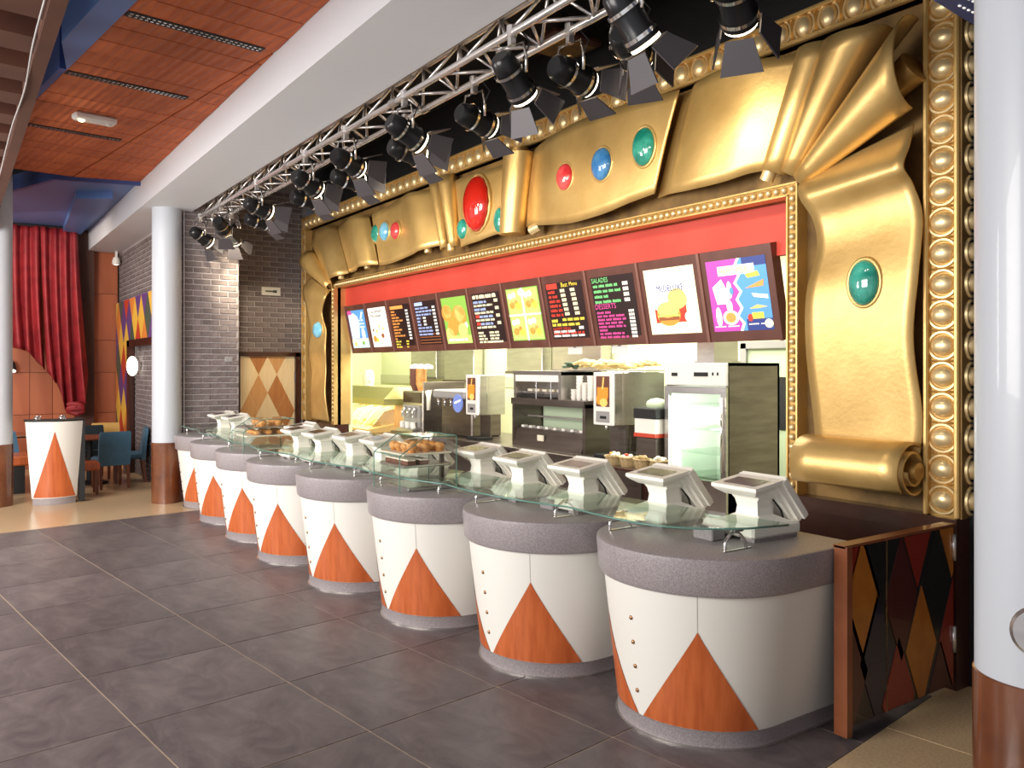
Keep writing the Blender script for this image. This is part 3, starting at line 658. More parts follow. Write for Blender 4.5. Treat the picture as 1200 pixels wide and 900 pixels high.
for x0, z0 in ((-8.86, 3.30), (-10.62, 3.28), (-11.55, 3.22), (-8.30, 3.26)):
    obj('ribbon_core', B().tube([(x0, 4.83, z0 - 0.02), (x0 - 0.01, 4.83, z0 + 0.06)], [0.045, 0.045], 12), 'gold_bright', fr_, 'auto')
# lower right roll
rows = []
for i in range(81):
    t = i / 80; a = math.radians(-40 + t * 760); r = 0.20 - 0.12 * t
    yy_, zz_ = 4.80 - r * math.cos(a), 1.265 + r * math.sin(a) * 0.98
    rows.append([(-3.47 + 0.75 * k / 6, yy_, zz_) for k in range(7)])
o = obj('ribbon_roll', B().grid(rows), 'gold', fr_, True); md = o.modifiers.new('thickness', 'SOLIDIFY'); md.thickness = 0.016
obj('ribbon_core', B().tube([(-3.52, 4.80, 1.265), (-2.69, 4.80, 1.265)], 0.055, 14), 'gold_old', fr_, 'auto')
def jewel(mat, x, y, z, rx, rz, twist=False):
    b = B(); rr = []
    for k in range(28):
        t = 2 * PI * k / 28; c = Vector((math.cos(t) * rx * 1.08, 0, math.sin(t) * rz * 1.05)); nn = Vector((math.cos(t), 0, math.sin(t)))
        w = 0.016 + 0.006 * (k % 2 if twist else 0)
        rr.append([tuple(Vector((x, y, z)) + c + nn * w * math.cos(a) + Vector((0, -w * 1.2, 0)) * math.sin(a)) for a in [2 * PI * j / 8 for j in range(8)]])
    rr.append(rr[0]); b.rings(rr)
    rows = [[(x + rx * math.cos(a) * math.cos(2 * PI * k / 26), y - 0.01 - min(rx, rz) * 0.55 * math.sin(a), z + rz * math.cos(a) * math.sin(2 * PI * k / 26)) for k in range(26)] for a in [PI / 2 * i / 8 for i in range(9)]]
    j = obj('jewel', B().rings(rows, True, False), mat, fr_, True)
    obj('bezel', b, 'gold', j, True)
jewel('jewel_rose', -6.08, 4.775, 3.67, 0.115, 0.125); jewel('jewel_blue', -5.54, 4.765, 3.68, 0.125, 0.145); jewel('jewel_green', -5.02, 4.775, 3.72, 0.125, 0.16)
jewel('jewel_red', -7.67, 4.80, 3.68, 0.235, 0.305, True); jewel('jewel_green', -8.0, 4.815, 3.45, 0.10, 0.115); jewel('jewel_green', -7.29, 4.84, 3.45, 0.09, 0.13)
jewel('jewel_green', -10.36, 4.86, 3.72, 0.14, 0.125); jewel('jewel_sky', -9.99, 4.805, 3.69, 0.12, 0.125); jewel('jewel_rose', -9.68, 4.81, 3.66, 0.11, 0.115)
jewel('jewel_green', -3.055, 4.815, 2.43, 0.105, 0.145); jewel('jewel_sky', -12.45, 4.83, 2.47, 0.17, 0.13)
# base panelling under the frame and the dark return beside it
struct('wall_base_right', B().box(-3.72, -2.50, 4.90, 5.12, 0, 1.0).box(-2.63, -2.5, 4.86, 4.9, 0, 1.0).box(-3.72, -2.63, 4.88, 4.9, 0.9, 1.0), 'dark_wood', 'dark wood panelling under the golden frame')
struct('wall_base_left', B().box(-13.36, -11.98, 4.90, 5.12, 0, 1.0), 'dark_wood')
struct('wall_right', B().box(-2.50, -2.44, 5.0, 8.0, 0, 5.15).box(-2.5, 1.0, 5.9, 6.0, 0, 5.15), 'black', 'dark wall beside the frame')
struct('wall_light_block', B().box(-0.3, -0.2, 1.8, 6.0, 0, 5.15), 'white_paint')  # unseen wall added to shade the frame's side and bounce some light
struct('wall_upper', B().box(-13.4, -2.44, 5.12, 5.2, 4.3, 5.15), 'black')
struct('wall_fascia', B().box(IX0, IX1, 5.08, 5.13, 2.72, 3.15), 'red_paint', 'red fascia above the menu boards')
struct('wall_fascia_rear', B().box(-16, -2.5, 5.14, 5.2, 2.83, 3.2).box(-16, IX0 + .03, 5.14, 5.2, 0, 3.2).box(IX1 - .03, -2.5, 5.14, 5.2, 0, 3.2), 'kitchen_wall')
sp_ = tag(obj('speaker_grille', B().cbox(-6.25, -5.75, 4.4, 4.95, 4.83, 4.9, 0.02), 'brown_timber'), 'square brown ceiling grille in the dark void above the frame', 'grille')
obj('mesh_panel', B().box(-6.2, -5.8, 4.45, 4.9, 4.822, 4.83), 'gold_dark', sp_)
obj('hanger', B().box(-6.02, -5.98, 4.65, 4.69, 4.9, 5.15), 'black', sp_)

# ------------------------------------------------------------------ menu boards
FONT_CACHE = {}
def text_mesh(s):
    if s not in FONT_CACHE:
        cu = bpy.data.curves.new('lettering', 'FONT'); cu.body = s; cu.size = 1.0; cu.resolution_u = 2; cu.extrude = 0.0
        o = bpy.data.objects.new('lettering', cu); COL.objects.link(o)
        dg = bpy.context.evaluated_depsgraph_get(); me = bpy.data.meshes.new_from_object(o.evaluated_get(dg))
        bpy.data.objects.remove(o)
        xs = [v.co.x for v in me.vertices]; ys = [v.co.y for v in me.vertices]
        FONT_CACHE[s] = ([(v.co.x - min(xs), v.co.y - min(ys)) for v in me.vertices], [tuple(p.vertices) for p in me.polygons], max(xs) - min(xs), max(ys) - min(ys))
    return FONT_CACHE[s]
def put_text(b, s, x, z, w, h, y=-0.030, shear=0.0):
    vs, fs, tw, th = text_mesh(s)
    b.add([(x + v[0] / tw * w + shear * v[1] / th, y, z + v[1] / th * h) for v in vs], fs)
BWID, BHGT = 0.7227, 0.735
TILT = math.atan2(0.15, 0.72)
BL = ['blue and white dessert poster, leftmost menu board', 'white dessert poster board with black heading', 'dark menu board with orange lines', 'dark menu board with blue lines', 'green photo board showing burgers', 'dark menu board with white and blue lines', 'bright green photo board in four fields',
      'dark menu board with red and yellow lines', 'dark menu board with green salads and pink desserts', 'cream burger poster board', 'purple and blue toy poster, rightmost menu board']
PX0, PX1, PZ0, PZ1 = 0.07, 0.655, 0.085, 0.655     # lit field of a board
def disc(b, cx, cz, rx, rz, y, n=20, a0=0, a1=2 * PI):
    pts = [(cx + rx * math.cos(a0 + (a1 - a0) * k / n), y, cz + rz * math.sin(a0 + (a1 - a0) * k / n)) for k in range(n)]
    b.add(pts, [tuple(range(n))])
def rect(b, x0, x1, z0, z1, y): b.add([(x0, y, z0), (x1, y, z0), (x1, y, z1), (x0, y, z1)], [(0, 1, 2, 3)])
def poly(b, pts, y): b.add([(p[0], y, p[1]) for p in pts], [tuple(range(len(pts)))])
def words(b, x, z, h, n, y=-0.030, wmax=None):
    """a line of print too small to read: runs of letter-sized strokes"""
    xe = x + n
    while x < xe - 0.02:
        w = random.uniform(0.05, 0.13); e = min(x + w, xe)
        while x < e - 0.008:
            rect(b, x, x + 0.012, z, z + h * random.uniform(0.8, 1.0), y); x += 0.0165
        x += 0.016
def price(b, x, z, h, y=-0.030):
    for k in range(4): rect(b, x + k * 0.019, x + k * 0.019 + 0.013, z, z + h, y)
def board(i):
    x = -11.90 + i * BWID
    t = thing('menu_board', BL[i], 'menu board', (x, 5.20, 2.10), 0, 'tilted menu boards over the counter'); t.rotation_euler = (TILT, 0, 0)
    obj('border', B().box(0.012, BWID - 0.012, -0.005, 0.05, 0, BHGT), 'board_brown', t, False, True)
    obj('moulding', B().box(0.012, PX0, -0.022, 0, 0, BHGT).box(PX1, BWID - .012, -0.022, 0, 0, BHGT).box(PX0, PX1, -0.022, 0, 0, PZ0).box(PX0, PX1, -0.022, 0, PZ1, BHGT), 'board_brown', t, False, True)
    obj('divider', B().box(-0.014, 0.014, -0.034, 0.05, 0, BHGT), 'divider_brown', t, False, True)
    if i == 10: obj('divider', B().box(BWID - .012, BWID + 0.012, -0.045, 0.05, 0, BHGT), 'board_brown', t, False, True)
    L = {}
    def g(m): return L.setdefault(m, B())
    def field(m): rect(g(m), PX0, PX1, PZ0, PZ1, -0.024)
    fw = PX1 - PX0; fh = PZ1 - PZ0
    y1, y2, y3 = -0.026, -0.028, -0.030
    if i == 0:
        field('p_skyblue'); rect(g('p_cream'), PX0, PX1, PZ0, PZ0 + .14, y1); rect(g('p_mint'), PX0, PX1, PZ0, PZ0 + .10, y2)
        poly(g('p_white'), [(PX0 + .02, PZ0 + .15), (PX0 + .28, PZ0 + .15), (PX0 + .36, PZ0 + .35), (PX0 + .33, PZ0 + .47), (PX0 + .2, PZ0 + .53), (PX0 + .02, PZ0 + .5)], y1)
        rect(g('p_pink'), PX0, PX0 + .14, PZ1 - .06, PZ1, y2); poly(g('p_white'), [(PX0 + .42, PZ0 + .44), (PX0 + .5, PZ0 + .54), (PX0 + .55, PZ0 + .53), (PX0 + .46, PZ0 + .43)], y2)
        for k in range(3): words(g('p_white'), PX0 + .38, PZ0 + .40 - .05 * k, .028, .17)
        disc(g('p_white'), PX0 + .45, PZ0 + .21, .06, .09, y2); disc(g('p_bunlight'), PX0 + .12, PZ0 + .06, .05, .04, y3); disc(g('p_lime'), PX0 + .4, PZ0 + .07, .05, .03, y3)
    elif i == 1:
        field('p_white'); put_text(g('p_black'), 'Les Desserts', PX0 + .09, PZ1 - .075, .40, .05); put_text(g('p_black'), "McDonald's", PX0 + .09, PZ1 - .14, .36, .05)
        for cx, cz, r, m in ((.1, .12, .06, 'p_bun'), (.2, .23, .035, 'p_bunlight'), (.3, .30, .03, 'p_bunlight'), (.37, .16, .045, 'p_meat'), (.42, .26, .03, 'p_bunlight'), (.09, .25, .025, 'p_meat'), (.30, .12, .03, 'p_cream'), (.18, .10, .04, 'p_yellow')): disc(g(m), PX0 + cx, PZ0 + cz, r, r * .8, y2)
    elif i == 2:
        field('p_black'); rect(g('p_orange'), PX0 + .02, PX0 + .40, PZ1 - .06, PZ1 - .015, y2)
        for k in range(10): words(g('p_orange'), PX0 + .03, PZ1 - .105 - .042 * k, .026, [.14, .15, .22, .33, .24, .17, .26, .18, .32, .08][k]); price(g('p_white'), PX0 + .46, PZ1 - .105 - .042 * k, .026)
        for k in range(3): words(g('p_yellow'), PX0 + .03, PZ1 - .53 - .038 * (k - .3), .022, [.2, .13, .16][k]); words(g('p_yellow'), PX0 + .34, PZ1 - .53 - .038 * (k - .3), .022, .08)
    elif i == 3:
        field('p_black'); rect(g('p_bluelight'), PX0 + .02, PX0 + .24, PZ1 - .055, PZ1 - .01, y2)
        for k in range(9):
            words(g('p_bluelight'), PX0 + .03, PZ1 - .10 - .043 * k, .026, [.35, .42, .4, .12, .1, .12, .36, .38, .36][k]); price(g('p_white'), PX0 + .48, PZ1 - .10 - .043 * k, .026)
            if 3 <= k <= 5: price(g('p_white'), PX0 + .2, PZ1 - .10 - .043 * k, .026)
        for k in range(4): rect(g('p_meat'), PX0 + .02, PX1 - .01, PZ0 + .02 + .038 * k, PZ0 + .03 + .038 * k, y1)
    elif i == 4:
        field('p_lime'); rect(g('p_limelight'), PX0, PX1, PZ0, PZ0 + .1, y1)
        for cx, cz, r, m in ((.1, .38, .13, 'p_bun'), (.12, .40, .10, 'p_bunlight'), (.38, .33, .17, 'p_bun'), (.40, .36, .13, 'p_bunlight'), (.42, .32, .06, 'p_white'), (.2, .2, .13, 'p_bun'), (.24, .18, .07, 'p_meat'), (.1, .12, .10, 'p_bunlight'), (.42, .16, .11, 'p_bunlight'), (.5, .22, .05, 'p_white')): disc(g(m), PX0 + cx, PZ0 + cz, r * .95, r * .8, y2 - .0004 * len(g(m).v) / 20)
        words(g('p_white'), PX0 + .05, PZ0 + .03, .035, .48)
    elif i == 5:
        field('p_black'); words(g('p_cream'), PX0 + .03, PZ1 - .06, .045, .50)
        for k in range(4):
            zz = PZ1 - .115 - .085 * k; words(g('p_bluelight'), PX0 + (.03 if k < 2 else .12), zz, .03, .28); words(g('p_cream'), PX0 + .03, zz - .038, .026, .40); price(g('p_cream'), PX0 + .47, zz, .035)
            if k >= 2: rect(g('p_red'), PX0 + .03, PX0 + .11, zz, zz + .035, y2)
        for k in range(4): words(g('p_cream'), PX0 + .03, PZ1 - .47 - .036 * k, .024, [.15, .17, .18, .5][k]); words(g('p_cream'), PX0 + .27, PZ1 - .47 - .036 * k, .024, .2)
    elif i == 6:
        field('p_lime'); rect(g('p_limelight'), PX0 + .01, PX1 - .01, PZ0 + .01, PZ1 - .01, y1)
        rect(g('p_white'), PX0 + .28, PX0 + .31, PZ0, PZ1, y2); rect(g('p_white'), PX0, PX1, PZ0 + .27, PZ0 + .29, y2)
        for q in range(4):
            ox = PX0 + (.14 if q % 2 == 0 else .44); oz = PZ0 + (.13 if q < 2 else .42)
            for cx, cz, r, m in ((0, .03, .09, 'p_bunlight'), (-.05, -.03, .05, 'p_bun'), (.06, -.04, .05, 'p_yellow'), (0, .08, .04, 'p_white'), (.03, 0, .035, 'p_orange'), (-.07, .07, .04, 'p_white')): disc(g(m), ox + cx, oz + cz, r, r * .8, y2 - .0004 * len(g(m).v) / 20)
        disc(g('p_white'), PX0 + .29, PZ1 - .05, .06, .04, y3)
    elif i == 7:
        field('p_black'); rect(g('p_red'), PX0 + .02, PX0 + .2, PZ1 - .06, PZ1 - .005, y2); put_text(g('p_yellow'), 'Best', PX0 + .27, PZ1 - .05, .1, .045); put_text(g('p_yellow'), 'Menu', PX0 + .40, PZ1 - .045, .12, .038)
        for k in range(6): words(g('p_red'), PX0 + .04, PZ1 - .105 - .047 * k, .030, [.12, .15, .18, .18, .2, .2][k]); price(g('p_cream'), PX0 + .24 + .005 * k, PZ1 - .10 - .047 * k, .032); price(g('p_cream'), PX0 + .4 + .005 * k, PZ1 - .10 - .047 * k, .032)
        words(g('p_yellow'), PX0 + .03, PZ1 - .40, .035, .12); words(g('p_yellow'), PX0 + .21, PZ1 - .39, .03, .34); words(g('p_yellow'), PX0 + .03, PZ1 - .44, .03, .45)
        put_text(g('p_red'), 'HAPPY MEAL', PX0 + .03, PZ1 - .485, .3, .034); price(g('p_white'), PX0 + .45, PZ1 - .48, .03); words(g('p_red'), PX0 + .03, PZ1 - .525, .028, .5)
        words(g('p_white'), PX0 + .04, PZ0 + .06, .028, .36); words(g('p_white'), PX0 + .03, PZ0 + .02, .022, .52)
    elif i == 8:
        field('p_black'); put_text(g('p_green'), 'SALADES', PX0 + .02, PZ1 - .055, .23, .045)
        for k in range(4): words(g('p_green'), PX0 + .03, PZ1 - .10 - .05 * k, .028, [.35, .37, .2, .36][k]); price(g('p_white'), PX0 + .44, PZ1 - .10 - .05 * k, .033)
        put_text(g('p_pink'), 'DESSERTS', PX0 + .02, PZ1 - .305, .29, .05)
        for k in range(8): words(g('p_pink'), PX0 + .03, PZ1 - .35 - .0335 * k, .022, [.2, .38, .4, .36, .38, .15, .34, .4][k]); price(g('p_white'), PX0 + .47, PZ1 - .35 - .0335 * k, .024)
    elif i == 9:
        field('p_cream'); rect(g('p_white'), PX0 + .06, PX1 - .06, PZ0 + .3, PZ1 - .03, y1)
        put_text(g('p_navy'), 'McDELUXE', PX0 + .14, PZ1 - .20, .31, .055); words(g('p_bluelight'), PX0 + .2, PZ1 - .09, .025, .18)
        rect(g('p_red'), PX0 + .08, PX0 + .45, PZ0 + .10, PZ0 + .28, y1 - .0006); disc(g('p_white'), PX0 + .16, PZ0 + .28, .10, .08, y2); disc(g('p_bunlight'), PX0 + .36, PZ0 + .30, .11, .09, y2)
        disc(g('p_bun'), PX0 + .24, PZ0 + .17, .14, .10, y2 - .0006); disc(g('p_bunlight'), PX0 + .24, PZ0 + .21, .13, .07, y3); rect(g('p_meat'), PX0 + .12, PX0 + .36, PZ0 + .12, PZ0 + .15, y3); rect(g('p_limelight'), PX0 + .11, PX0 + .37, PZ0 + .15, PZ0 + .165, y3); disc(g('p_white'), PX0 + .47, PZ0 + .14, .045, .045, y3)
    else:
        field('p_skyblue'); zig = [(.28, 0), (.31, .06), (.26, .12), (.31, .18), (.27, .25), (.32, .31), (.27, .38), (.32, .44), (.28, .50), (.33, .57)]
        poly(g('p_purple'), [(PX0, PZ0), *[(PX0 + a, PZ0 + b) for a, b in zig], (PX0, PZ1)], y1)
        for (a, b), (c, d) in zip(zig[:-1], zig[1:]): poly(g('p_white'), [(PX0 + a - .012, PZ0 + b), (PX0 + a + .016, PZ0 + b), (PX0 + c + .016, PZ0 + d), (PX0 + c - .012, PZ0 + d)], y2)
        rect(g('p_navy'), PX0 + .34, PX1, PZ0, PZ0 + .09, y1); rect(g('p_navy'), PX0 + .36, PX1, PZ1 - .07, PZ1, y1)
        rect(g('p_white'), PX0 + .115, PX0 + .475, PZ1 - .125, PZ1 - .05, y2); put_text(g('p_orange'), 'HAPPY MEALS', PX0 + .13, PZ1 - .115, .33, .052)
        poly(g('p_white'), [(PX0 + .04, PZ0 + .36), (PX0 + .14, PZ0 + .42), (PX0 + .2, PZ0 + .3), (PX0 + .2, PZ0 + .22), (PX0 + .07, PZ0 + .22)], y2)
        disc(g('p_white'), PX0 + .07, PZ0 + .12, .03, .08, y2); disc(g('p_white'), PX0 + .19, PZ0 + .2, .03, .05, y2); disc(g('p_cream'), PX0 + .19, PZ0 + .11, .08, .06, y2); disc(g('p_orange'), PX0 + .19, PZ0 + .11, .05, .04, y3)
        disc(g('p_white'), PX0 + .21, PZ0 + .33, .025, .07, y2); disc(g('p_skyblue'), PX0 + .23, PZ0 + .32, .02, .03, y3)
        poly(g('p_yellow'), [(PX0 + .38, PZ0 + .44), (PX0 + .5, PZ0 + .46), (PX0 + .52, PZ0 + .42), (PX0 + .4, PZ0 + .41)], y2)
        poly(g('p_orange'), [(PX0 + .36, PZ0 + .33), (PX0 + .55, PZ0 + .39), (PX0 + .54, PZ0 + .34)], y2); poly(g('p_white'), [(PX0 + .42, PZ0 + .29), (PX0 + .57, PZ0 + .27), (PX0 + .57, PZ0 + .24), (PX0 + .44, PZ0 + .26)], y2)
        poly(g('p_bunlight'), [(PX0 + .38, PZ0 + .17), (PX0 + .46, PZ0 + .20), (PX0 + .56, PZ0 + .18), (PX0 + .47, PZ0 + .17)], y2); rect(g('p_yellow'), PX0 + .4, PX0 + .51, PZ0 + .09, PZ0 + .14, y2); disc(g('p_red'), PX0 + .38, PZ0 + .10, .025, .03, y2); disc(g('p_cream'), PX0 + .55, PZ0 + .05, .04, .035, y3)
        words(g('p_white'), PX0 + .02, PZ0 + .035, .012, .24); words(g('p_white'), PX0 + .36, PZ0 + .045, .012, .17)
    first = None
    for m, b in L.items():
        nm = 'lit_panel' if first is None else 'print'
        o = obj(nm, b, m, t if first is None else first, False, True)
        if first is None: first = o
        else: o['kind'] = 'stuff'
for i in range(11): board(i)

# ------------------------------------------------------------------ lighting truss and stage lights
tr = thing('lighting_truss', 'long aluminium lighting truss carrying stage lights', 'truss', (-7.5, 3.05, 4.0))
CH = [(3.05, 4.225), (2.91, 3.985), (3.19, 3.985)]
for y, z in CH: obj('chord', B().tube([(-12.2, y, z), (-1.85, y, z)], 0.025, 10), 'alu', tr, 'auto')
def strut(a, b): obj('diagonal', B().tube([a, b], 0.012, 6), 'alu', tr, True)
i = 0; x = -12.15
while x < -2.4:
    for (ya, za), (yb, zb) in ((CH[0], CH[1]), (CH[0], CH[2]), (CH[1], CH[2])):
        strut((x, ya, za), (x + 0.27, yb, zb)); strut((x + 0.27, yb, zb), (x + 0.54, ya, za))
    x += 0.54; i += 1
for q in (-10.9, -8.4, -5.9, -3.4):
    for y, z in CH: obj('coupler', B().tube([(q - .05, y, z), (q + .05, y, z)], 0.034, 12), 'steel', tr, 'auto')
    obj('hanger', B().tube([(q, 3.05, 4.225), (q, 3.05, 5.15)], 0.012, 6), 'black', tr)

ORD = ['first', 'second', 'third', 'fourth', 'fifth', 'sixth', 'seventh', 'eighth', 'ninth', 'tenth', 'eleventh', 'twelfth', 'thirteenth', 'fourteenth', 'fifteenth', 'sixteenth', 'seventeenth', 'eighteenth']
can_me = B().lathe([(0.055, 0.15), (0.075, 0.13), (0.085, 0.06), (0.085, -0.08), (0.098, -0.10), (0.098, -0.15), (0.088, -0.15), (0.088, -0.13), (0.0, -0.125)], 20).mesh('can', 'auto', 'lamp_black')
ring_me = B().lathe([(0.1005, -0.100), (0.1005, -0.122)], 20, cap=False).lathe([(0.1005, 0.03), (0.1005, 0.05)], 20, cap=False).mesh('front_ring', 'auto', 'chrome')
lens_me = B().lathe([(0.088, -0.150), (0.088, -0.172), (0.0, -0.176)], 20).mesh('lens', 'auto', 'lamp_lens')
yoke_me = B().tube([(0.11, 0, 0), (0.112, 0, 0.1), (0.09, 0, 0.19), (-0.09, 0, 0.19), (-0.112, 0, 0.1), (-0.11, 0, 0)], 0.010, 6).mesh('yoke', True, 'chrome')
clamp_me = B().box(-0.018, 0.018, -0.02, 0.02, 0.19, 0.27).lathe([(0.034, 0.25), (0.034, 0.31)], 10).mesh('clamp', False, 'alu')
bd = B(); bd.rings([[(-0.07, 0.004, 0), (0.07, 0.004, 0), (0.07, -0.004, 0), (-0.07, -0.004, 0)], [(-0.11, 0.004, -0.17), (0.11, 0.004, -0.17), (0.11, -0.004, -0.17), (-0.11, -0.004, -0.17)]], True, True)
door_me = bd.mesh('barn_door', False, 'barn_door')
def stage_light(k, x, chord, tgt, power, drop=0.27, beam=70):
    y0, z0 = CH[chord]
    loc = Vector((x, y0, z0 - drop))
    t = thing('stage_light', 'black stage light with barn doors on the truss, %s from the foreground end' % ORD[k], 'stage light', tuple(loc), 0, 'stage lights on the truss')
    d = (Vector(tgt) - loc).normalized(); q = d.to_track_quat('-Z', 'Y').to_euler()
    link('clamp', clamp_me, t, (0, 0, drop - 0.27)); link('yoke', yoke_me, t, (0, 0, drop - 0.27), (0, 0, math.atan2(d.y, d.x) + PI / 2))
    can = link('can', can_me, t, None, q)
    link('front_ring', ring_me, can); link('lens', lens_me, can)
    for j in range(4):
        a = j * PI / 2; m = Matrix.Rotation(a, 4, 'Z') @ Matrix.Translation((0, 0.098, -0.182)) @ Matrix.Rotation(math.radians([32, 22, 38, 26][(j + k) % 4]), 4, 'X')
        o = link('barn_door', door_me, can); o.matrix_local = m
    link('cable', B().tube(catmull([(0.0, 0.02, 0.15), (0.05, 0.04, 0.25), (0.02, 0.0, drop + 0.02)], 5) if False else [(0.05, .05, .1), (.09, .08, .2), (.05, .04, drop)], 0.006, 5).mesh('cable', True, 'black'), t)
    ld = bpy.data.lights.new('stage_beam', 'SPOT'); ld.energy = power; ld.color = (1.0, 0.87, 0.62); ld.spot_size = math.radians(beam); ld.spot_blend = 0.7; ld.shadow_soft_size = 0.05
    lo = link('stage_beam', ld, t, tuple(d * 0.235), (q.x, q.y, q.z))
LX = [(-2.72, 2, (-3.7, 4.9, 2.7)), (-3.18, 1, (-3.0, 4.9, 1.6)), (-3.48, 2, (-4.4, 4.9, 3.4)), (-4.02, 2, (-4.3, 4.9, 3.5)), (-4.25, 1, (-4.9, 4.9, 2.2)), (-5.15, 2, (-5.5, 4.9, 3.5)), (-5.72, 1, (-6.0, 4.9, 2.9)), (-6.25, 2, (-6.3, 4.9, 3.4)),
      (-6.85, 1, (-7.7, 4.9, 3.3)), (-7.5, 2, (-7.7, 4.9, 3.6)), (-7.85, 1, (-8.6, 4.9, 3.0)), (-8.65, 2, (-9.0, 4.9, 3.6)), (-9.4, 1, (-9.9, 4.9, 3.2)), (-10.3, 2, (-10.6, 4.9, 3.6)), (-10.9, 1, (-13.4, 4.4, 2.9)), (-11.4, 2, (-13.4, 4.4, 1.7)), (-11.95, 1, (-12.7, 4.9, 2.6))]
for k, (x, c, tg) in enumerate(LX): stage_light(k, x, c, tg, 34 if k in (2, 3) else 16 if k in (0, 1) else {14: 90, 15: 110}.get(k, 22))

# ------------------------------------------------------------------ counter pods
CT = 0.97
POD = [(-3.15, 3.45), (-4.372, 3.32), (-5.594, 3.19), (-6.816, 3.07), (-8.038, 3.0), (-9.25, 3.02), (-10.455, 3.03), (-11.66, 3.11)]
PN = ['nearest counter pod beside the gate', 'second counter pod from the gate', 'third counter pod, under the near pastry case', 'fourth counter pod from the gate', 'fifth counter pod from the gate', 'sixth counter pod, under the far pastry case', 'seventh counter pod from the gate', 'farthest counter pod beside the brick pier']
BACK = 0.50
def upath(r, z, n=30):
    p = [(-r, BACK, z)]
    p += [(r * math.sin(a), -r * math.cos(a), z) for a in [-PI / 2 + PI * k / n for k in range(n + 1)]]
    return p + [(r, BACK, z)]
def rad(z): return 0.478 + (z - 0.09) / 0.69 * 0.078
bod = B().rings([upath(rad(z), z) for z in (0.09, 0.3, 0.55, 0.78)], True, True).mesh('body', 'auto', 'pod_white')
pli = B().rings([upath(0.478, 0.0), upath(0.478, 0.078), upath(0.484, 0.09)], True, True).mesh('plinth', 'auto', 'grey_stone')
foot = B().rings([upath(0.49, 0.0), upath(0.49, 0.008), upath(0.478, 0.010)], True, True).mesh('foot_strip', 'auto', 'steel')
top = B().rings([upath(0.575, 0.778), upath(0.585, 0.79), upath(0.597, 0.94), upath(0.594, 0.962), upath(0.58, CT)], True, True).mesh('worktop', 'auto', 'grey_stone')
def tri_mesh(c0, half):
    rows = []
    for i in range(19):
        s = i / 18; z = 0.092 + 0.50 * s; hw = max(half * (1 - s) * (1 - 0.16 * s), 0.004); r = rad(z) + 0.003
        rows.append([(r * math.sin(c0 + hw * (k / 5 - 1)), -r * math.cos(c0 + hw * (k / 5 - 1)), z) for k in range(11)])
    return B().grid(rows).mesh('wood_triangle', True, 'inlay_wood')
TRI = [tri_mesh(math.radians(38.5), math.radians(36.5)), tri_mesh(math.radians(-38.5), math.radians(36.5))]
seam = B().grid([[((rad(z) + .001) * math.sin(a), -(rad(z) + .001) * math.cos(a), z) for a in (math.radians(38.35), math.radians(38.65))] for z in (0.59, 0.70, 0.78)]).mesh('panel_seam', False, 'seam_grey')
but = B().ell((0, 0, 0), 0.012, 0.012, 0.007, 10, 6).mesh('button', True, 'bronze')
edge = B().box(0.484, 0.50, BACK - 0.02, BACK + 0.005, 0.09, 0.78).mesh('edge_trim', False, 'alu')
for n, (cx, cy) in enumerate(POD):
    t = thing('counter_pod', 'white %s with wood triangles' % PN[n], 'counter', (cx, cy, 0), 0, 'counter pods in a row')
    b = link('body', bod, t); link('plinth', pli, t); link('foot_strip', foot, t); link('worktop', top, t)
    for q in TRI: link('wood_triangle', q, b)
    link('panel_seam', seam, b)
    for k in range(4):
        z = 0.60 - 0.128 * k; a = math.radians(-1.5); r = rad(z) + 0.002
        link('button', but, b, (r * math.sin(a), -r * math.cos(a), z), (PI / 2, 0, 0))
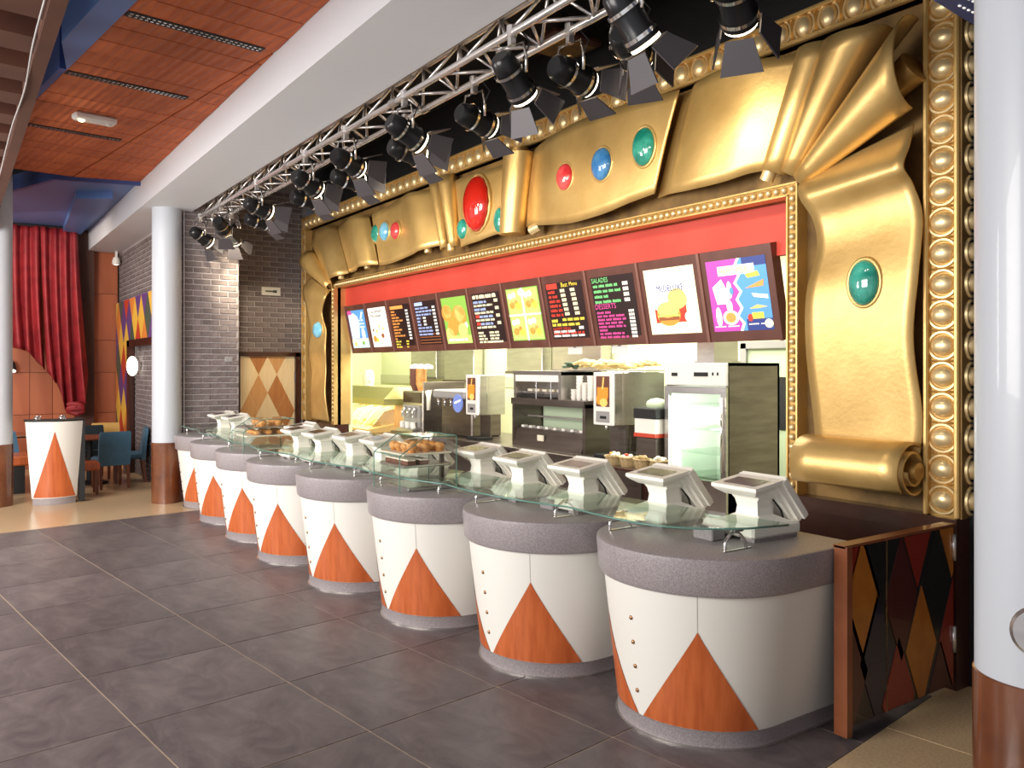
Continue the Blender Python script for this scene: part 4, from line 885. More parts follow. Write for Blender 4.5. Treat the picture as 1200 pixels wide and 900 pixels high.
# cash registers
def reg_parts():
    P = {}
    P['base'] = ('register_white', B().cbox(-0.15, 0.15, -0.19, 0.17, 0.018, 0.085, 0.012).rings([[(-0.13, -0.14, 0.084), (0.13, -0.14, 0.084), (0.13, 0.12, 0.084), (-0.13, 0.12, 0.084)], [(-0.075, -0.06, 0.12), (0.075, -0.06, 0.12), (0.075, 0.05, 0.12), (-0.075, 0.05, 0.12)]], True, True))
    P['foot'] = ('grey_stone', B().box(-0.14, -0.05, -0.17, 0.15, 0, 0.018).box(0.05, 0.14, -0.17, 0.15, 0, 0.018))
    r = []
    for z, w, y0, y1 in ((0.11, .075, -.07, .05), (0.16, .068, -.065, .04), (0.20, .075, -.075, .03), (0.215, .09, -.08, .03), (0.23, .085, -.085, .03), (0.27, .085, -.09, .03)):
        r.append([(-w, y0, z), (w, y0, z), (w, y1, z), (-w, y1, z)])
    P['neck'] = ('register_white', B().rings(r, True, True))
    r = []
    for z, w, y0, y1, k in ((0.262, .10, -.12, .04, 0), (0.285, .135, -.155, .045, 0), (0.30, .15, -.17, .05, 0), (0.318, .15, -.17, .05, 0)):
        r.append([(-w, y0, z - 0.035), (w, y0, z - 0.035), (w, y1, z), (-w, y1, z)])
    P['display_head'] = ('register_white', B().rings(r, True, True))
    P['customer_display'] = ('screen_dark', B().add([(-0.105, -0.135, 0.291), (0.105, -0.135, 0.291), (0.105, -0.015, 0.310), (-0.105, -0.015, 0.310)], [(0, 1, 2, 3)]))
    b = B()      # touch screen housing sloping down to the staff side, in three steps
    def slab(o0, o1, w):
        d = Vector((0, 0.62, -0.78)); nrm = Vector((0, 0.78, 0.62)); a = Vector((0, 0.03, 0.305))
        c = [a + nrm * o0, a + nrm * o1, a + nrm * o1 + d * 0.27, a + nrm * o0 + d * 0.27]
        b.rings([[(-w, p.y, p.z) for p in c], [(w, p.y, p.z) for p in c]], True, True)
    slab(-0.05, -0.03, 0.11); slab(-0.03, -0.005, 0.135); slab(-0.005, 0.03, 0.155); slab(0.03, 0.042, 0.145)
    P['touch_screen'] = ('register_white', b)
    P['prop'] = ('register_white', B().rings([[(-.06, -.02, .1), (.06, -.02, .1), (.06, .06, .1), (-.06, .06, .1)], [(-.06, .02, .22), (.06, .02, .22), (.06, .07, .22), (-.06, .07, .22)]], True, True))
    P['cable'] = ('black', B().tube([(0.07, 0.05, 0.2), (0.085, 0.09, 0.14), (0.09, 0.11, 0.08)], 0.006, 5))
    return {k: v[1].mesh(k, 'auto' if k in ('cable',) else False, v[0]) for k, v in P.items()}
RP = reg_parts()
scr_grey = RP['customer_display'].copy(); scr_grey.materials.clear(); scr_grey.materials.append(MATS['screen_grey'])
REG = [(-2.99, 3.68, 'on the nearest pod, beside the gate'), (-3.56, 3.56, 'on the nearest pod, left of the pair'), (-4.16, 3.42, 'on the second pod, right of the pair'), (-4.76, 3.38, 'on the second pod, left of the pair'), (-5.38, 3.42, 'on the third pod, right of the glass case'), (-6.18, 3.30, 'right behind the near glass case'),
       (-6.62, 3.18, 'on the fourth pod, right of the pair'), (-7.12, 3.13, 'on the fourth pod, left of the pair'), (-7.62, 3.02, 'on the fifth pod, right of the pair'), (-8.12, 2.98, 'on the fifth pod, middle of the group'), (-8.54, 3.16, 'on the fifth pod, next to the far glass case'), (-10.60, 3.05, 'beyond the far glass case'), (-11.25, 3.05, 'farthest along, by the brick pier')]
for k, (x, y, lab) in enumerate(REG):
    t = thing('cash_register', 'white cash register ' + lab, 'cash register', (x, y, CT), random.uniform(-0.04, 0.04), 'cash registers along the counter')
    t.scale = (1.06, 1.06, 1.0)
    for nm, me in RP.items(): link(nm, scr_grey if (nm == 'customer_display' and k in (2, 6, 7)) else me, t)
# glass tray shelf on bent steel brackets
def podline(x):
    for (xa, ya), (xb, yb) in zip(POD[:-1], POD[1:]):
        if x >= xb: return ya + (yb - ya) * (xa - x) / (xa - xb)
    return POD[-1][1]
GZ = 1.075
spans = [(-2.70, -4.98), (-4.985, -7.42), (-7.425, -9.84), (-9.845, -12.0)]
gl = ['nearest length of the glass shelf, rounded at the gate end', 'second length of the glass shelf, through the near display case', 'third length of the glass shelf from the gate', 'farthest length of the glass shelf']
for (xa, xb), lab in zip(spans, gl):
    fr2, bk2 = [], []; N = 40
    for k in range(N + 1):
        x = xa + (xb - xa) * k / N
        dev = min(abs(x - p[0]) for p in POD); f = podline(x) - 0.475 + 0.07 * (dev / 0.61) ** 2; b = podline(x) + 0.10
        if xa > -3 and x > -3.2:
            q = min(1, (x + 3.2) / 0.5); f = f + (podline(x) + 0.08 - f) * (1 - math.sqrt(max(0, 1 - q * q)))
        fr2.append((x, f)); bk2.append((x, b))
    pane = fr2 + bk2[::-1]
    o = obj('glass_shelf', B().prism(pane, GZ, GZ + 0.010), 'glass_green'); tag(o, 'clear ' + lab, 'glass shelf', 'glass shelf lengths on the counter')
    e = B().tube([(p[0], p[1], GZ + 0.005) for p in fr2], 0.0058, 6); obj('polished_edge', e, 'glass_edge', o, True)
brk = {'stay': B().tube(catmull([(0, 0, 0), (0, 0.004, 0.05), (0, 0.05, 0.09), (0, 0.13, 0.099)], 5), 0.0085, 8).mesh('stay', True, 'chrome'),
       'rear_stay': B().tube(catmull([(0, 0.16, 0.0), (0, 0.14, 0.05), (0, 0.10, 0.085), (0, 0.06, 0.099)], 5), 0.0085, 8).mesh('rear_stay', True, 'chrome'),
       'foot_bar': B().cbox(-0.008, 0.008, -0.012, 0.20, 0, 0.006, 0.002).mesh('foot_bar', False, 'chrome')}
for n, (cx, cy) in enumerate(POD):
    for s, dx in enumerate((0.36, -0.38)):
        dy = -0.36 if s else -0.25
        t = thing('shelf_bracket', 'bent steel shelf bracket at the %s end of the %s pod from the gate' % (('right', 'left')[s], ORD[n]), 'bracket', (cx + dx, cy + dy, CT), 0, 'steel brackets under the glass shelf')
        for nm, me in brk.items(): link(nm, me, t)
for n, (cx, cy) in enumerate(POD[:4]):
    tag(obj('power_box', B().cbox(cx + 0.02, cx + 0.16, cy - 0.12, cy - 0.02, CT, CT + 0.07, 0.006), 'grey_stone'), 'small grey box between the registers on the %s pod from the gate' % ORD[n], 'box', 'grey boxes between registers')
# glass display cases with pastries
def display_case(name_l, x0, x1, y0, y1, h):
    t = thing('display_case', name_l, 'display case', ((x0 + x1) / 2, (y0 + y1) / 2, CT))
    z0, z1 = CT + 0.001, CT + h; g = 0.006
    for q in ((x0, x1, y0, y0 + g, z0, z1 - 0.13), (x0, x0 + g, y0, y1, z0, z1), (x1 - g, x1, y0, y1, z0, z1), (x0, x1, y0 + 0.20, y1, z1 - g, z1), (x0, x1, y0 + 0.02, y1, z0 + 0.17, z0 + 0.176), (x0, x1, y0 + .02, y1, z0 + 0.26, z0 + .266)):
        obj('pane', B().box(*q), 'case_glass', t)
    obj('pane', B().rings([[(x0, y0, z1 - .13), (x1, y0, z1 - .13), (x1, y0 + .2, z1), (x0, y0 + .2, z1)], [(x0, y0, z1 - .136), (x1, y0, z1 - .136), (x1, y0 + .2, z1 - .006), (x0, y0 + .2, z1 - .006)]], True, True), 'case_glass', t)
    e = B()
    for p in (((x0, y0, z0), (x0, y0, z1 - .13)), ((x1, y0, z0), (x1, y0, z1 - .13)), ((x0, y0, z1 - .13), (x1, y0, z1 - .13)), ((x1, y0, z1 - .13), (x1, y0 + .2, z1)), ((x0, y0, z1 - .13), (x0, y0 + .2, z1)), ((x0, y0 + .2, z1), (x1, y0 + .2, z1)), ((x1, y0 + .2, z1), (x1, y1, z1)), ((x1, y1, z0), (x1, y1, z1)), ((x0, y1, z0), (x0, y1, z1)), ((x0, y1, z1), (x1, y1, z1))): e.tube(p, 0.004, 5)
    obj('edge_strip', e, 'glass_edge', t)
    return t, z0
def pastries(x0, x1, y0, y1, z, nx, ny, kind, where):
    for i in range(nx):
        for j in range(ny):
            x = x0 + (x1 - x0) * (i + .5) / nx; y = y0 + (y1 - y0) * (j + .5) / ny
            if kind == 'muffin':
                o = obj('muffin', B().lathe([(0.026, z), (0.036, z + .035)], 12, (x, y)).ell((x, y, z + .04), .045, .045, .032, 12, 6), 'bread', None, True)
            elif kind == 'cake':
                o = obj('cake_slice', B().cbox(x - .045, x + .045, y - .035, y + .035, z, z + .028, .004), 'cake'); obj('icing', B().cbox(x - .045, x + .045, y - .035, y + .035, z + .028, z + .04, .003), 'cream', o)
            else:
                o = obj('bread_roll', B().ell((x, y, z + .03), .05, .04, .03, 12, 6), 'bread', None, True)
            spot = ['front', 'second', 'third'][j] + ' row, ' + ['leftmost', 'second from left', 'third from left', 'fourth from left'][i]
            tag(o, {'muffin': 'muffin', 'cake': 'iced cake', 'roll': 'bread roll'}[kind] + ' ' + where + ', ' + spot, {'muffin': 'muffin', 'cake': 'cake', 'roll': 'bread'}[kind], kind + 's ' + where)
cs, z0 = display_case('near glass pastry case on the third pod', -5.86, -5.40 - 0.02, 2.72, 3.20, 0.40)
obj('tray', B().cbox(-5.84, -5.44, 2.76, 3.17, z0 + 0.176, z0 + 0.195, .004), 'steel', cs); obj('tray', B().cbox(-5.84, -5.44, 2.76, 3.17, z0 + 0.266, z0 + .28, .004), 'cream', cs); obj('tray', B().cbox(-5.84, -5.44, 2.8, 3.17, z0 + 0.001, z0 + .03, .004), 'steel', cs)
pastries(-5.83, -5.45, 2.80, 3.15, z0 + .28, 4, 3, 'muffin', 'on the top tray of the near glass case')
pastries(-5.83, -5.45, 2.78, 3.0, z0 + .195, 4, 2, 'cake', 'on the middle tray of the near glass case')
cs2, z0 = display_case('far glass pastry case on the sixth pod', -9.15, -8.72, 2.56, 3.10, 0.36)
obj('tray', B().cbox(-9.13, -8.74, 2.6, 3.07, z0 + 0.176, z0 + .19, .004), 'cream', cs2); obj('tray', B().cbox(-9.13, -8.74, 2.6, 3.07, z0 + .266, z0 + .28, .004), 'steel', cs2)
pastries(-9.12, -8.75, 2.66, 3.05, z0 + .19, 3, 3, 'roll', 'on the middle tray of the far glass case')
pastries(-9.12, -8.75, 2.70, 3.05, z0 + .28, 3, 2, 'muffin', 'on the top tray of the far glass case')
ts = thing('tray_stand', 'sloping grey tray chute behind the near glass case', 'tray', (-5.73, 3.45, CT))
obj('chute', B().rings([[(-5.86, 3.22, 1.30), (-5.64, 3.22, 1.30), (-5.64, 3.24, 1.33), (-5.86, 3.24, 1.33)], [(-5.82, 3.62, 1.08), (-5.6, 3.62, 1.08), (-5.6, 3.64, 1.11), (-5.82, 3.64, 1.11)]], True, True), 'steel', ts)
obj('leg', B().box(-5.78, -5.75, 3.25, 3.28, CT, 1.3), 'steel_dark', ts); obj('leg', B().box(-5.72, -5.69, 3.56, 3.59, CT, 1.13), 'steel_dark', ts)

# ------------------------------------------------------------------ gate with lozenges
gt = thing('swing_gate', 'low dark wood gate with coloured lozenges beside the nearest pod', 'gate', (-2.4950, 4.25, 0))
GY0, GY1 = 3.74, 4.80
obj('stile', B().box(-2.5450, -2.4700, GY0, GY0 + 0.045, 0.02, 0.985), 'red_wood', gt)
obj('leaf', B().box(-2.5450, -2.4900, GY0 + 0.045, GY1, 0.06, 0.975), 'g_black', gt)
obj('top_cap', B().box(-2.5500, -2.4800, GY0, GY1, 0.975, 0.99), 'red_wood', gt)
gm = [['g_red', 'g_navy', 'g_wine', 'g_black', 'g_amber', 'g_wine'], ['g_amber', 'g_black', 'g_red', 'g_wine', 'g_black', 'g_amber']]
LOZ = [(3.785, 1.10, 'g_red'), (3.90, 0.70, 'g_amber'), (3.79, 0.32, 'g_wine'), (4.06, 0.98, 'g_black'), (4.03, 0.36, 'g_navy'), (4.26, 0.64, 'g_wine'), (4.42, 1.02, 'g_red'), (4.235, 0.10, 'g_red'), (4.46, 0.34, 'g_amber'), (4.62, 0.68, 'g_black'), (4.78, 1.02, 'g_amber'), (4.66, 0.0, 'g_wine'), (4.80, 0.34, 'g_red')]
for cy, cz, m in LOZ:
    p = [(cy - 0.155, cz), (cy, cz - 0.34), (cy + 0.155, cz), (cy, cz + 0.34)]
    p = clip(clip(clip(clip(p, 1, 0, GY1 - .004), -1, 0, -(GY0 + .049)), 0, 1, 0.97), 0, -1, -0.065)
    if len(p) > 2: obj('lozenge', B().prism_dir([(-2.4900, q[0], q[1]) for q in p], (0.004, 0, 0)), m, gt)
obj('seam', B().box(-2.4900, -2.4845, 4.115, 4.121, 0.06, 0.975), 'gold_dark', gt)
for z in (0.25, 0.78): obj('hinge', B().tube([(-2.4800, GY1 - .01, z), (-2.4800, GY1 - .01, z + 0.15)], 0.014, 10), 'alu', gt, True)

# ------------------------------------------------------------------ kitchen
struct('wall_kitchen', B().box(-16, -2.44, 7.6, 7.7, 0, 3.3), 'kitchen_wall', 'pale yellow green rear wall of the kitchen')
struct('wall_kitchen_left', B().box(-16.1, -16, 5.2, 7.7, 0, 3.3), 'kitchen_wall')
struct('ceiling_kitchen', B().box(-16.1, -2.44, 5.2, 7.7, 3.2, 3.3), 'white_paint')
struct('trim_kitchen_band', B().box(-16, -9.0, 7.585, 7.6, 1.55, 1.72), 'kitchen_tile')
dk = link('door_2', None); dk['kind'] = 'structure'; dk['label'] = 'grey framed doorway at the rear of the kitchen'; ORG[dk.name] = (0, 0, 0)
obj('frame', B().box(-6.35, -6.27, 7.54, 7.62, 0, 2.16).box(-5.2, -5.12, 7.54, 7.62, 0, 2.16).box(-6.35, -5.12, 7.54, 7.62, 2.10, 2.18), 'grey_plastic', dk)
obj('leaf', B().box(-6.27, -5.2, 7.58, 7.598, 0, 2.10), 'pale_green', dk); obj('glazing', B().box(-6.1, -5.4, 7.57, 7.58, 1.2, 1.78), 'black', dk)
# steel sheets hanging from the kitchen hood
for k, (x0, x1, zb, mt, lab) in enumerate(((-14.2, -13.2, 1.66, 'steel', 'leftmost steel panel on the kitchen wall'), (-12.9, -11.9, 1.62, 'steel', 'second steel panel on the kitchen wall'), (-10.9, -9.95, 1.78, 'steel', 'third steel panel on the kitchen wall'), (-9.7, -8.6, 1.80, 'steel', 'rightmost steel panel on the kitchen wall'))):
    t = thing('steel_cladding', lab, 'cladding', ((x0 + x1) / 2, 7.4, zb), 0, 'steel panels on the kitchen wall')
    obj('sheet', B().cbox(x0, x1, 7.36, 7.55, zb, 3.0, .01), mt, t); obj('lip', B().box(x0, x1, 7.33, 7.36, zb, zb + .04), 'steel_dark', t)
# back counter
bc = thing('back_counter', 'dark steel back counter in the kitchen', 'counter', (-7.5, 6.1, 0))
obj('worktop', B().cbox(-11.72, -6.06, 5.72, 6.9, 0.86, 0.90, .006), 'steel_dark', bc)
for k in range(7): obj('cabinet_front', B().box(-11.70 + .80 * k, -11.70 + .80 * k + .77, 5.78, 5.80, 0.08, 0.85), 'steel_dark', bc)
obj('carcass', B().box(-11.70, -6.08, 5.80, 6.85, 0.05, 0.855), 'dark_wood', bc)
ps = thing('pass_shelf', 'narrow dark shelf holding the wicker baskets', 'shelf', (-5.9, 5.45, 0))
obj('board', B().cbox(-6.35, -5.45, 5.28, 5.62, 0.90, 0.93, .004), 'dark_wood', ps)
for x in (-6.3, -5.5): obj('leg', B().box(x - .02, x + .02, 5.5, 5.54, 0, .9), 'steel_dark', ps)
for k, (x, y) in enumerate(((-6.12, 5.40), (-5.93, 5.42), (-5.73, 5.42), (-5.55, 5.46))):
    t = thing('wicker_basket', 'pale wicker basket on the kitchen shelf, %s from the left' % ORD[k], 'basket', (x, y, 0.93), 0, 'wicker baskets on the shelf')
    rr = [[(( .066 + .02 * s) * math.cos(a) * (1 + .03 * (q % 2)), (.06 + .02 * s) * math.sin(a) * (1 + .03 * (q % 2)), .001 + .085 * s) for q, a in enumerate([2 * PI * j / 20 for j in range(20)])] for s in (0, .5, 1)]
    obj('bowl', B().rings(rr, True, False), 'wicker', t, False, True)
    obj('rim', B().tube([(.088 * math.cos(a), .082 * math.sin(a), .087) for a in [2 * PI * j / 20 for j in range(21)]], .008, 6), 'wicker', t, True, True)
    b = B(); 
    for q in range(7): b.ell((random.uniform(-.05, .05), random.uniform(-.05, .05), .085 + random.uniform(0, .03)), .024, .024, .018, 8, 5)
    o = obj('contents', b, ['cream', 'cream', 'wicker', 'cream'][k], t, True, True); o['kind'] = 'stuff'
    obj('sachet', B().ell((.0, -.02, .115), .03, .02, .012, 8, 5), ['orange', 'd_red', 'straw', 'cream'][k], t, True, True)
# glass door cooler
fg = thing('glass_door_cooler', 'tall steel cooler with lit glass door', 'cooler', (-5.6, 6.4, 0))
X0, X1, Y0, Y1, ZT = -6.02, -5.22, 6.0, 6.78, 1.93
obj('side_panel', B().box(X1 - .03, X1, Y0 + .03, Y1, .1, ZT), 'steel_dark', fg); obj('side_panel', B().box(X0, X0 + .03, Y0 + .03, Y1, .1, ZT), 'steel_dark', fg)
obj('rear_panel', B().box(X0, X1, Y1 - .03, Y1, .1, ZT), 'white_plastic', fg); obj('roof', B().box(X0, X1, Y0 + .03, Y1, ZT - .03, ZT), 'steel', fg); obj('base', B().box(X0, X1, Y0 + .03, Y1, .1, .75), 'steel_dark', fg)
hd = obj('header', B().cbox(X0, X1, Y0, Y0 + .05, 1.71, ZT, .008), 'white_plastic', fg)
obj('readout', B().box(X0 + .40, X0 + .58, Y0 - .004, Y0, 1.80, 1.84), 'black', hd); obj('readout', B().box(X0 + .10, X0 + .18, Y0 - .004, Y0, 1.80, 1.835), 'black', hd)
for q in (.63, .69): obj('switch', B().box(X0 + q, X0 + q + .02, Y0 - .004, Y0, 1.81, 1.84), 'black', hd)
dd = obj('door', B().box(X0, X0 + .055, Y0, Y0 + .045, .1, 1.70).box(X1 - .065, X1, Y0, Y0 + .045, .1, 1.70).box(X0 + .055, X1 - .065, Y0, Y0 + .045, 1.63, 1.70).box(X0 + .055, X1 - .065, Y0, Y0 + .045, .1, .80), 'steel', fg)
obj('glass_pane', B().box(X0 + .055, X1 - .065, Y0 + .015, Y0 + .025, .80, 1.63), 'glass', dd); obj('handle', B().tube([(X1 - .03, Y0 - .03, .9), (X1 - .03, Y0 - .03, 1.6)], .01, 8), 'chrome', dd, True)
for q in range(4): obj('shelf', B().box(X0 + .04, X1 - .04, Y0 + .12, Y1 - .05, .80 + .235 * q, .812 + .235 * q), 'glass_green', fg)
obj('light_tube', B().tube([(X0 + .13, Y0 + .07, .82), (X0 + .13, Y0 + .07, 1.60)], .022, 10), 'tube_glow', fg, True)
obj('liner', B().box(X0 + .03, X1 - .03, Y1 - .05, Y1 - .03, .75, 1.70).box(X0 + .03, X0 + .04, Y0 + .05, Y1 - .05, .75, 1.7).box(X1 - .04, X1 - .03, Y0 + .05, Y1 - .05, .75, 1.7), 'white_plastic', fg)
for q in (-5.78, -5.5, -5.34): obj('shelf_rail', B().box(q, q + .015, Y1 - .06, Y1 - .05, .8, 1.65), 'grey_plastic', fg)
pd = bpy.data.lights.new('cooler_light', 'POINT'); pd.energy = 14; pd.shadow_soft_size = .1; pd.color = (.95, 1, .9); link('cooler_light', pd, fg, (0.05, -.15, 1.35))
du = thing('steel_duct', 'square steel duct rising above the cooler', 'duct', (-5.62, 6.2, 1.93))
obj('duct', B().box(-5.72, -5.50, 6.15, 6.5, 1.931, 3.2), 'steel', du); obj('flange', B().box(-5.74, -5.48, 6.13, 6.52, 1.931, 1.95), 'steel', du)
# juice dispensers
def juicer(lab, x0, x1, y0, y1, z0, z1):
    t = thing('juice_dispenser', lab, 'dispenser', ((x0 + x1) / 2, y0, .9), 0, 'juice dispensers')
    obj('housing', B().cbox(x0, x1, y0 + .03, y1, z0, z1, .006), 'steel', t)
    obj('face', B().cbox(x0, x1, y0, y0 + .03, z0, z1, .006), 'white_plastic', t); w = x1 - x0
    pic = obj('picture', B().box(x0 + .16 * w, x1 - .16 * w, y0 - .003, y0, z0 + .20, z1 - .04), 'cake', t)
    b = B(); disc(b, (x0 + x1) / 2, z0 + .31, .26 * w, .09, y0 - .005); disc(b, x0 + .32 * w, z0 + .28, .14 * w, .06, y0 - .0055); rect(b, x0 + .22 * w, x1 - .22 * w, z0 + .30, z0 + .41, y0 - .0045); obj('juice_glass', b, 'orange', pic)
    b = B(); disc(b, (x0 + x1) / 2 + .06 * w, z0 + .245, .20 * w, .045, y0 - .0075); poly(b, [(x0 + .46 * w, z0 + .39), (x0 + .54 * w, z0 + .39), (x0 + .6 * w, z1 - .05), (x0 + .52 * w, z1 - .05)], y0 - .007); obj('orange_slice', b, 'orange_light', pic)
    obj('control_panel', B().box(x0 + .05, x1 - .05, y0 - .004, y0, z0 + .03, z0 + .15), 'grey_plastic', t); obj('badge', B().box(x0 + .12, x1 - .10, y0 - .008, y0 - .004, z0 + .07, z0 + .10), 'black', t)
    obj('nozzle', B().tube([((x0 + x1) / 2, y0 + .06, z0), ((x0 + x1) / 2, y0 + .06, z0 - .05)], [.03, .018], 10), 'chrome', t, True)
    obj('back_plate', B().box(x0 + .02, x1 - .02, y0 + .22, y0 + .25, .9, z0), 'steel_dark', t); obj('drip_tray', B().cbox(x0, x1, y0, y0 + .25, .9, .94, .006), 'black', t)
    obj('side_seam', B().box(x1, x1 + .004, y0 + .14, y0 + .16, z0, z1), 'chrome', t)
juicer('large juice dispenser with orange picture, next to the cooler', -6.96, -6.64, 5.85, 6.62, 1.26, 1.83)
juicer('small juice dispenser with orange picture, left of the food warmer', -9.66, -9.36, 5.85, 6.3, 1.24, 1.78)
# food warmer: upper open box and lower glazed cabinet
fw = thing('food_warmer', 'steel two tier food warming cabinet', 'warmer', (-8.1, 6.0, .9))
obj('lower_cabinet', B().box(-8.68, -7.22, 6.42, 6.46, .90, 1.46).box(-8.68, -8.64, 5.95, 6.42, .90, 1.46).box(-7.27, -7.22, 5.95, 6.42, .90, 1.46).box(-8.68, -7.22, 5.93, 6.46, 1.42, 1.50), 'steel_dark', fw)
obj('lower_front', B().rings([[(-8.64, 5.93, .90), (-7.27, 5.93, .90), (-7.27, 5.96, .90), (-8.64, 5.96, .90)], [(-8.64, 6.0, 1.12), (-7.27, 6.0, 1.12), (-7.27, 6.03, 1.12), (-8.64, 6.03, 1.12)]], True, True), 'steel_dark', fw)
obj('label_plate', B().box(-8.12, -8.0, 5.935, 5.95, .99, 1.06), 'cream', fw)
obj('slot_divider', B().box(-8.6, -7.3, 6.04, 6.07, 1.12, 1.15).box(-8.6, -7.3, 6.14, 6.17, 1.26, 1.28), 'alu', fw)
for k in range(8): obj('divider_cap', B().cbox(-8.55 + .165 * k, -8.49 + .165 * k, 6.0, 6.06, 1.13, 1.16, .004), 'white_plastic', fw)
obj('liner', B().box(-8.62, -7.3, 6.40, 6.42, .92, 1.40), 'pale_green', fw)
obj('upper_cabinet', B().box(-8.66, -7.68, 6.42, 6.46, 1.50, 1.83).box(-8.66, -8.61, 5.96, 6.42, 1.50, 1.83).box(-7.73, -7.68, 5.96, 6.42, 1.50, 1.83).box(-8.66, -7.68, 5.95, 6.46, 1.79, 1.84), 'steel', fw)
obj('upper_fascia', B().box(-8.61, -7.73, 5.95, 5.98, 1.71, 1.79), 'white_plastic', fw)
obj('tray', B().box(-8.6, -7.74, 6.05, 6.38, 1.56, 1.585), 'steel', fw)
for k in range(5): obj('packet', B().cbox(-8.5 + .15 * k, -8.40 + .15 * k, 6.06, 6.14, 1.585, 1.615, .006), 'cream', fw)
for x in (-8.2, -7.9): obj('rod', B().tube([(x, 5.98, 1.50), (x, 5.98, 1.71)], .008, 6), 'chrome', fw)
obj('heat_lamp', B().box(-8.5, -7.8, 6.2, 6.24, 1.75, 1.77), 'fry_glow', fw)
ks = thing('steel_cabinet', 'steel cabinet behind the white cup stacks', 'cabinet', (-7.4, 6.5, .9))
obj('box', B().cbox(-7.66, -6.98, 6.64, 6.88, 1.50, 1.84, .008), 'steel', ks); obj('stand', B().box(-7.6, -7.0, 6.66, 6.86, .9, 1.5), 'steel_dark', ks)
for k, (x, z, n) in enumerate(((-7.48, 1.522, 7), (-7.38, 1.522, 5), (-7.28, 1.522, 7), (-7.58, 1.522, 3))):
    t = thing('paper_cup_stack', 'stack of white paper cups on top of the food warmer, %s' % ['second from the left', 'third from the left', 'rightmost', 'leftmost and shortest'][k], 'cups', (x, 6.08, z - .02), 0, 'white paper cup stacks')
    for q in range(n): obj('cup', B().lathe([(.030, .04 * q), (.044, .04 * q + .045)], 14), 'white_plastic', t, 'auto', True)
# golden bundles on top
sh = thing('straw_bundle', 'golden dried straw bundle lying above the juice dispenser', 'bundle', (-6.9, 6.3, 1.84))
b = B(); random.seed(3)
for q in range(46):
    x = random.uniform(-7.85, -6.6); y = random.uniform(6.12, 6.5); z = 1.875 + random.uniform(0, .07); a = random.uniform(-.4, .4)
    b.tube([(x - .14, y - a * .1, z - .01), (x, y, z + .02), (x + .14, y + a * .1, z)], [.012, .028, .010], 6)
obj('stalks', b, 'straw', sh, True)['kind'] = 'stuff'
b = B()
for q in range(12):
    x = -7.95 + random.uniform(-.12, .12); b.ell((x, 6.3 + random.uniform(-.1, .1), 1.88 + random.uniform(0, .06)), .05, .03, .02, 8, 5)
obj('leaves', b, 'leaf_dark', sh, True)['kind'] = 'stuff'
obj('plinth_board', B().box(-8.05, -6.55, 6.1, 6.55, 1.845, 1.856), 'steel', sh)
# sauce station, clear cups
sn = thing('sauce_box', 'white and red box with black lid beside the cooler', 'box', (-6.2, 5.9, .9))
obj('stand', B().box(-6.34, -6.06, 5.92, 6.2, .9, 1.16), 'steel_dark', sn); obj('carton', B().cbox(-6.36, -6.05, 5.90, 6.2, 1.17, 1.36, .008), 'white_plastic', sn); obj('red_band', B().box(-6.362, -6.048, 5.896, 6.2, 1.17, 1.21), 'd_red', sn); obj('lid', B().cbox(-6.37, -6.04, 5.89, 6.21, 1.36, 1.47, .01), 'black', sn); obj('paper', B().ell((-6.18, 6.05, 1.50), .13, .1, .07, 10, 6), 'pale_green', sn, True)
for k in range(6):
    t = thing('clear_cup_stack', 'stack of clear cups left of the sauce box, %s' % ['tall one at the back left', 'tall one at the back right', 'low one at the left', 'low one in the middle', 'low one at the right', 'shortest one in front'][k], 'cups', (-6.58 + .09 * (k % 3), 5.92 + .09 * (k // 3) - (.1 if k > 4 else 0), .9), 0, 'clear cup stacks')
    for q in range((6, 6, 3, 4, 4, 2)[k]): obj('cup', B().lathe([(.028, .055 * q), (.041, .055 * q + .06)], 14), 'cup_glass', t, 'auto', True)
# coffee machine and drinks tower
cm = thing('coffee_machine', 'tall steel coffee machine with bean hoppers', 'coffee machine', (-11.3, 5.9, .9))
obj('housing', B().cbox(-11.62, -10.95, 5.88, 6.5, .9, 1.52, .01), 'steel', cm); obj('front_panel', B().box(-11.58, -11.0, 5.87, 5.88, 1.34, 1.50), 'screen_dark', cm); obj('recess', B().box(-11.55, -11.02, 5.865, 5.88, .98, 1.30), 'grey_plastic', cm)
for k, (x, m) in enumerate(((-11.52, 'cake'), (-11.32, 'bread'), (-11.12, 'cup_glass'))):
    h = obj('hopper', B().lathe([(.045, 1.52), (.085, 1.62), (.085, 1.86), (.04, 1.9)], 14, (x, 6.05)), m, cm, 'auto'); obj('hopper_lid', B().lathe([(.09, 1.86), (.09, 1.90), (.02, 1.93)], 14, (x, 6.05)), 'white_plastic', h, 'auto')
for x in (-11.45, -11.28, -11.12): obj('spout', B().tube([(x, 5.86, 1.25), (x, 5.80, 1.22), (x, 5.79, 1.12)], [.03, .028, .018], 8), 'chrome', cm, True)
obj('cup_tray', B().box(-11.58, -11.0, 5.74, 5.88, .9, .95), 'steel', cm); obj('side_panel', B().cbox(-10.95, -10.93, 5.88, 6.6, .9, 1.66, .004), 'steel_dark', cm)
for k in range(3): tag(obj('white_mug', B().lathe([(.03, .951), (.042, .955), (.045, 1.05)], 14, (-11.46 + .17 * k, 5.80)), 'white_plastic', None, 'auto'), 'white mug under the coffee machine spouts, %s' % ['left', 'middle', 'right'][k], 'mug', 'mugs under the coffee machine')
dt = thing('drinks_tower', 'dark drinks tower with round blue badge', 'dispenser', (-10.2, 6.0, .9))
obj('tower', B().cbox(-10.6, -9.75, 6.0, 6.5, .9, 1.55, .02), 'steel_dark', dt); obj('bridge', B().cbox(-10.62, -9.72, 5.86, 6.5, 1.44, 1.56, .02), 'grey_plastic', dt)
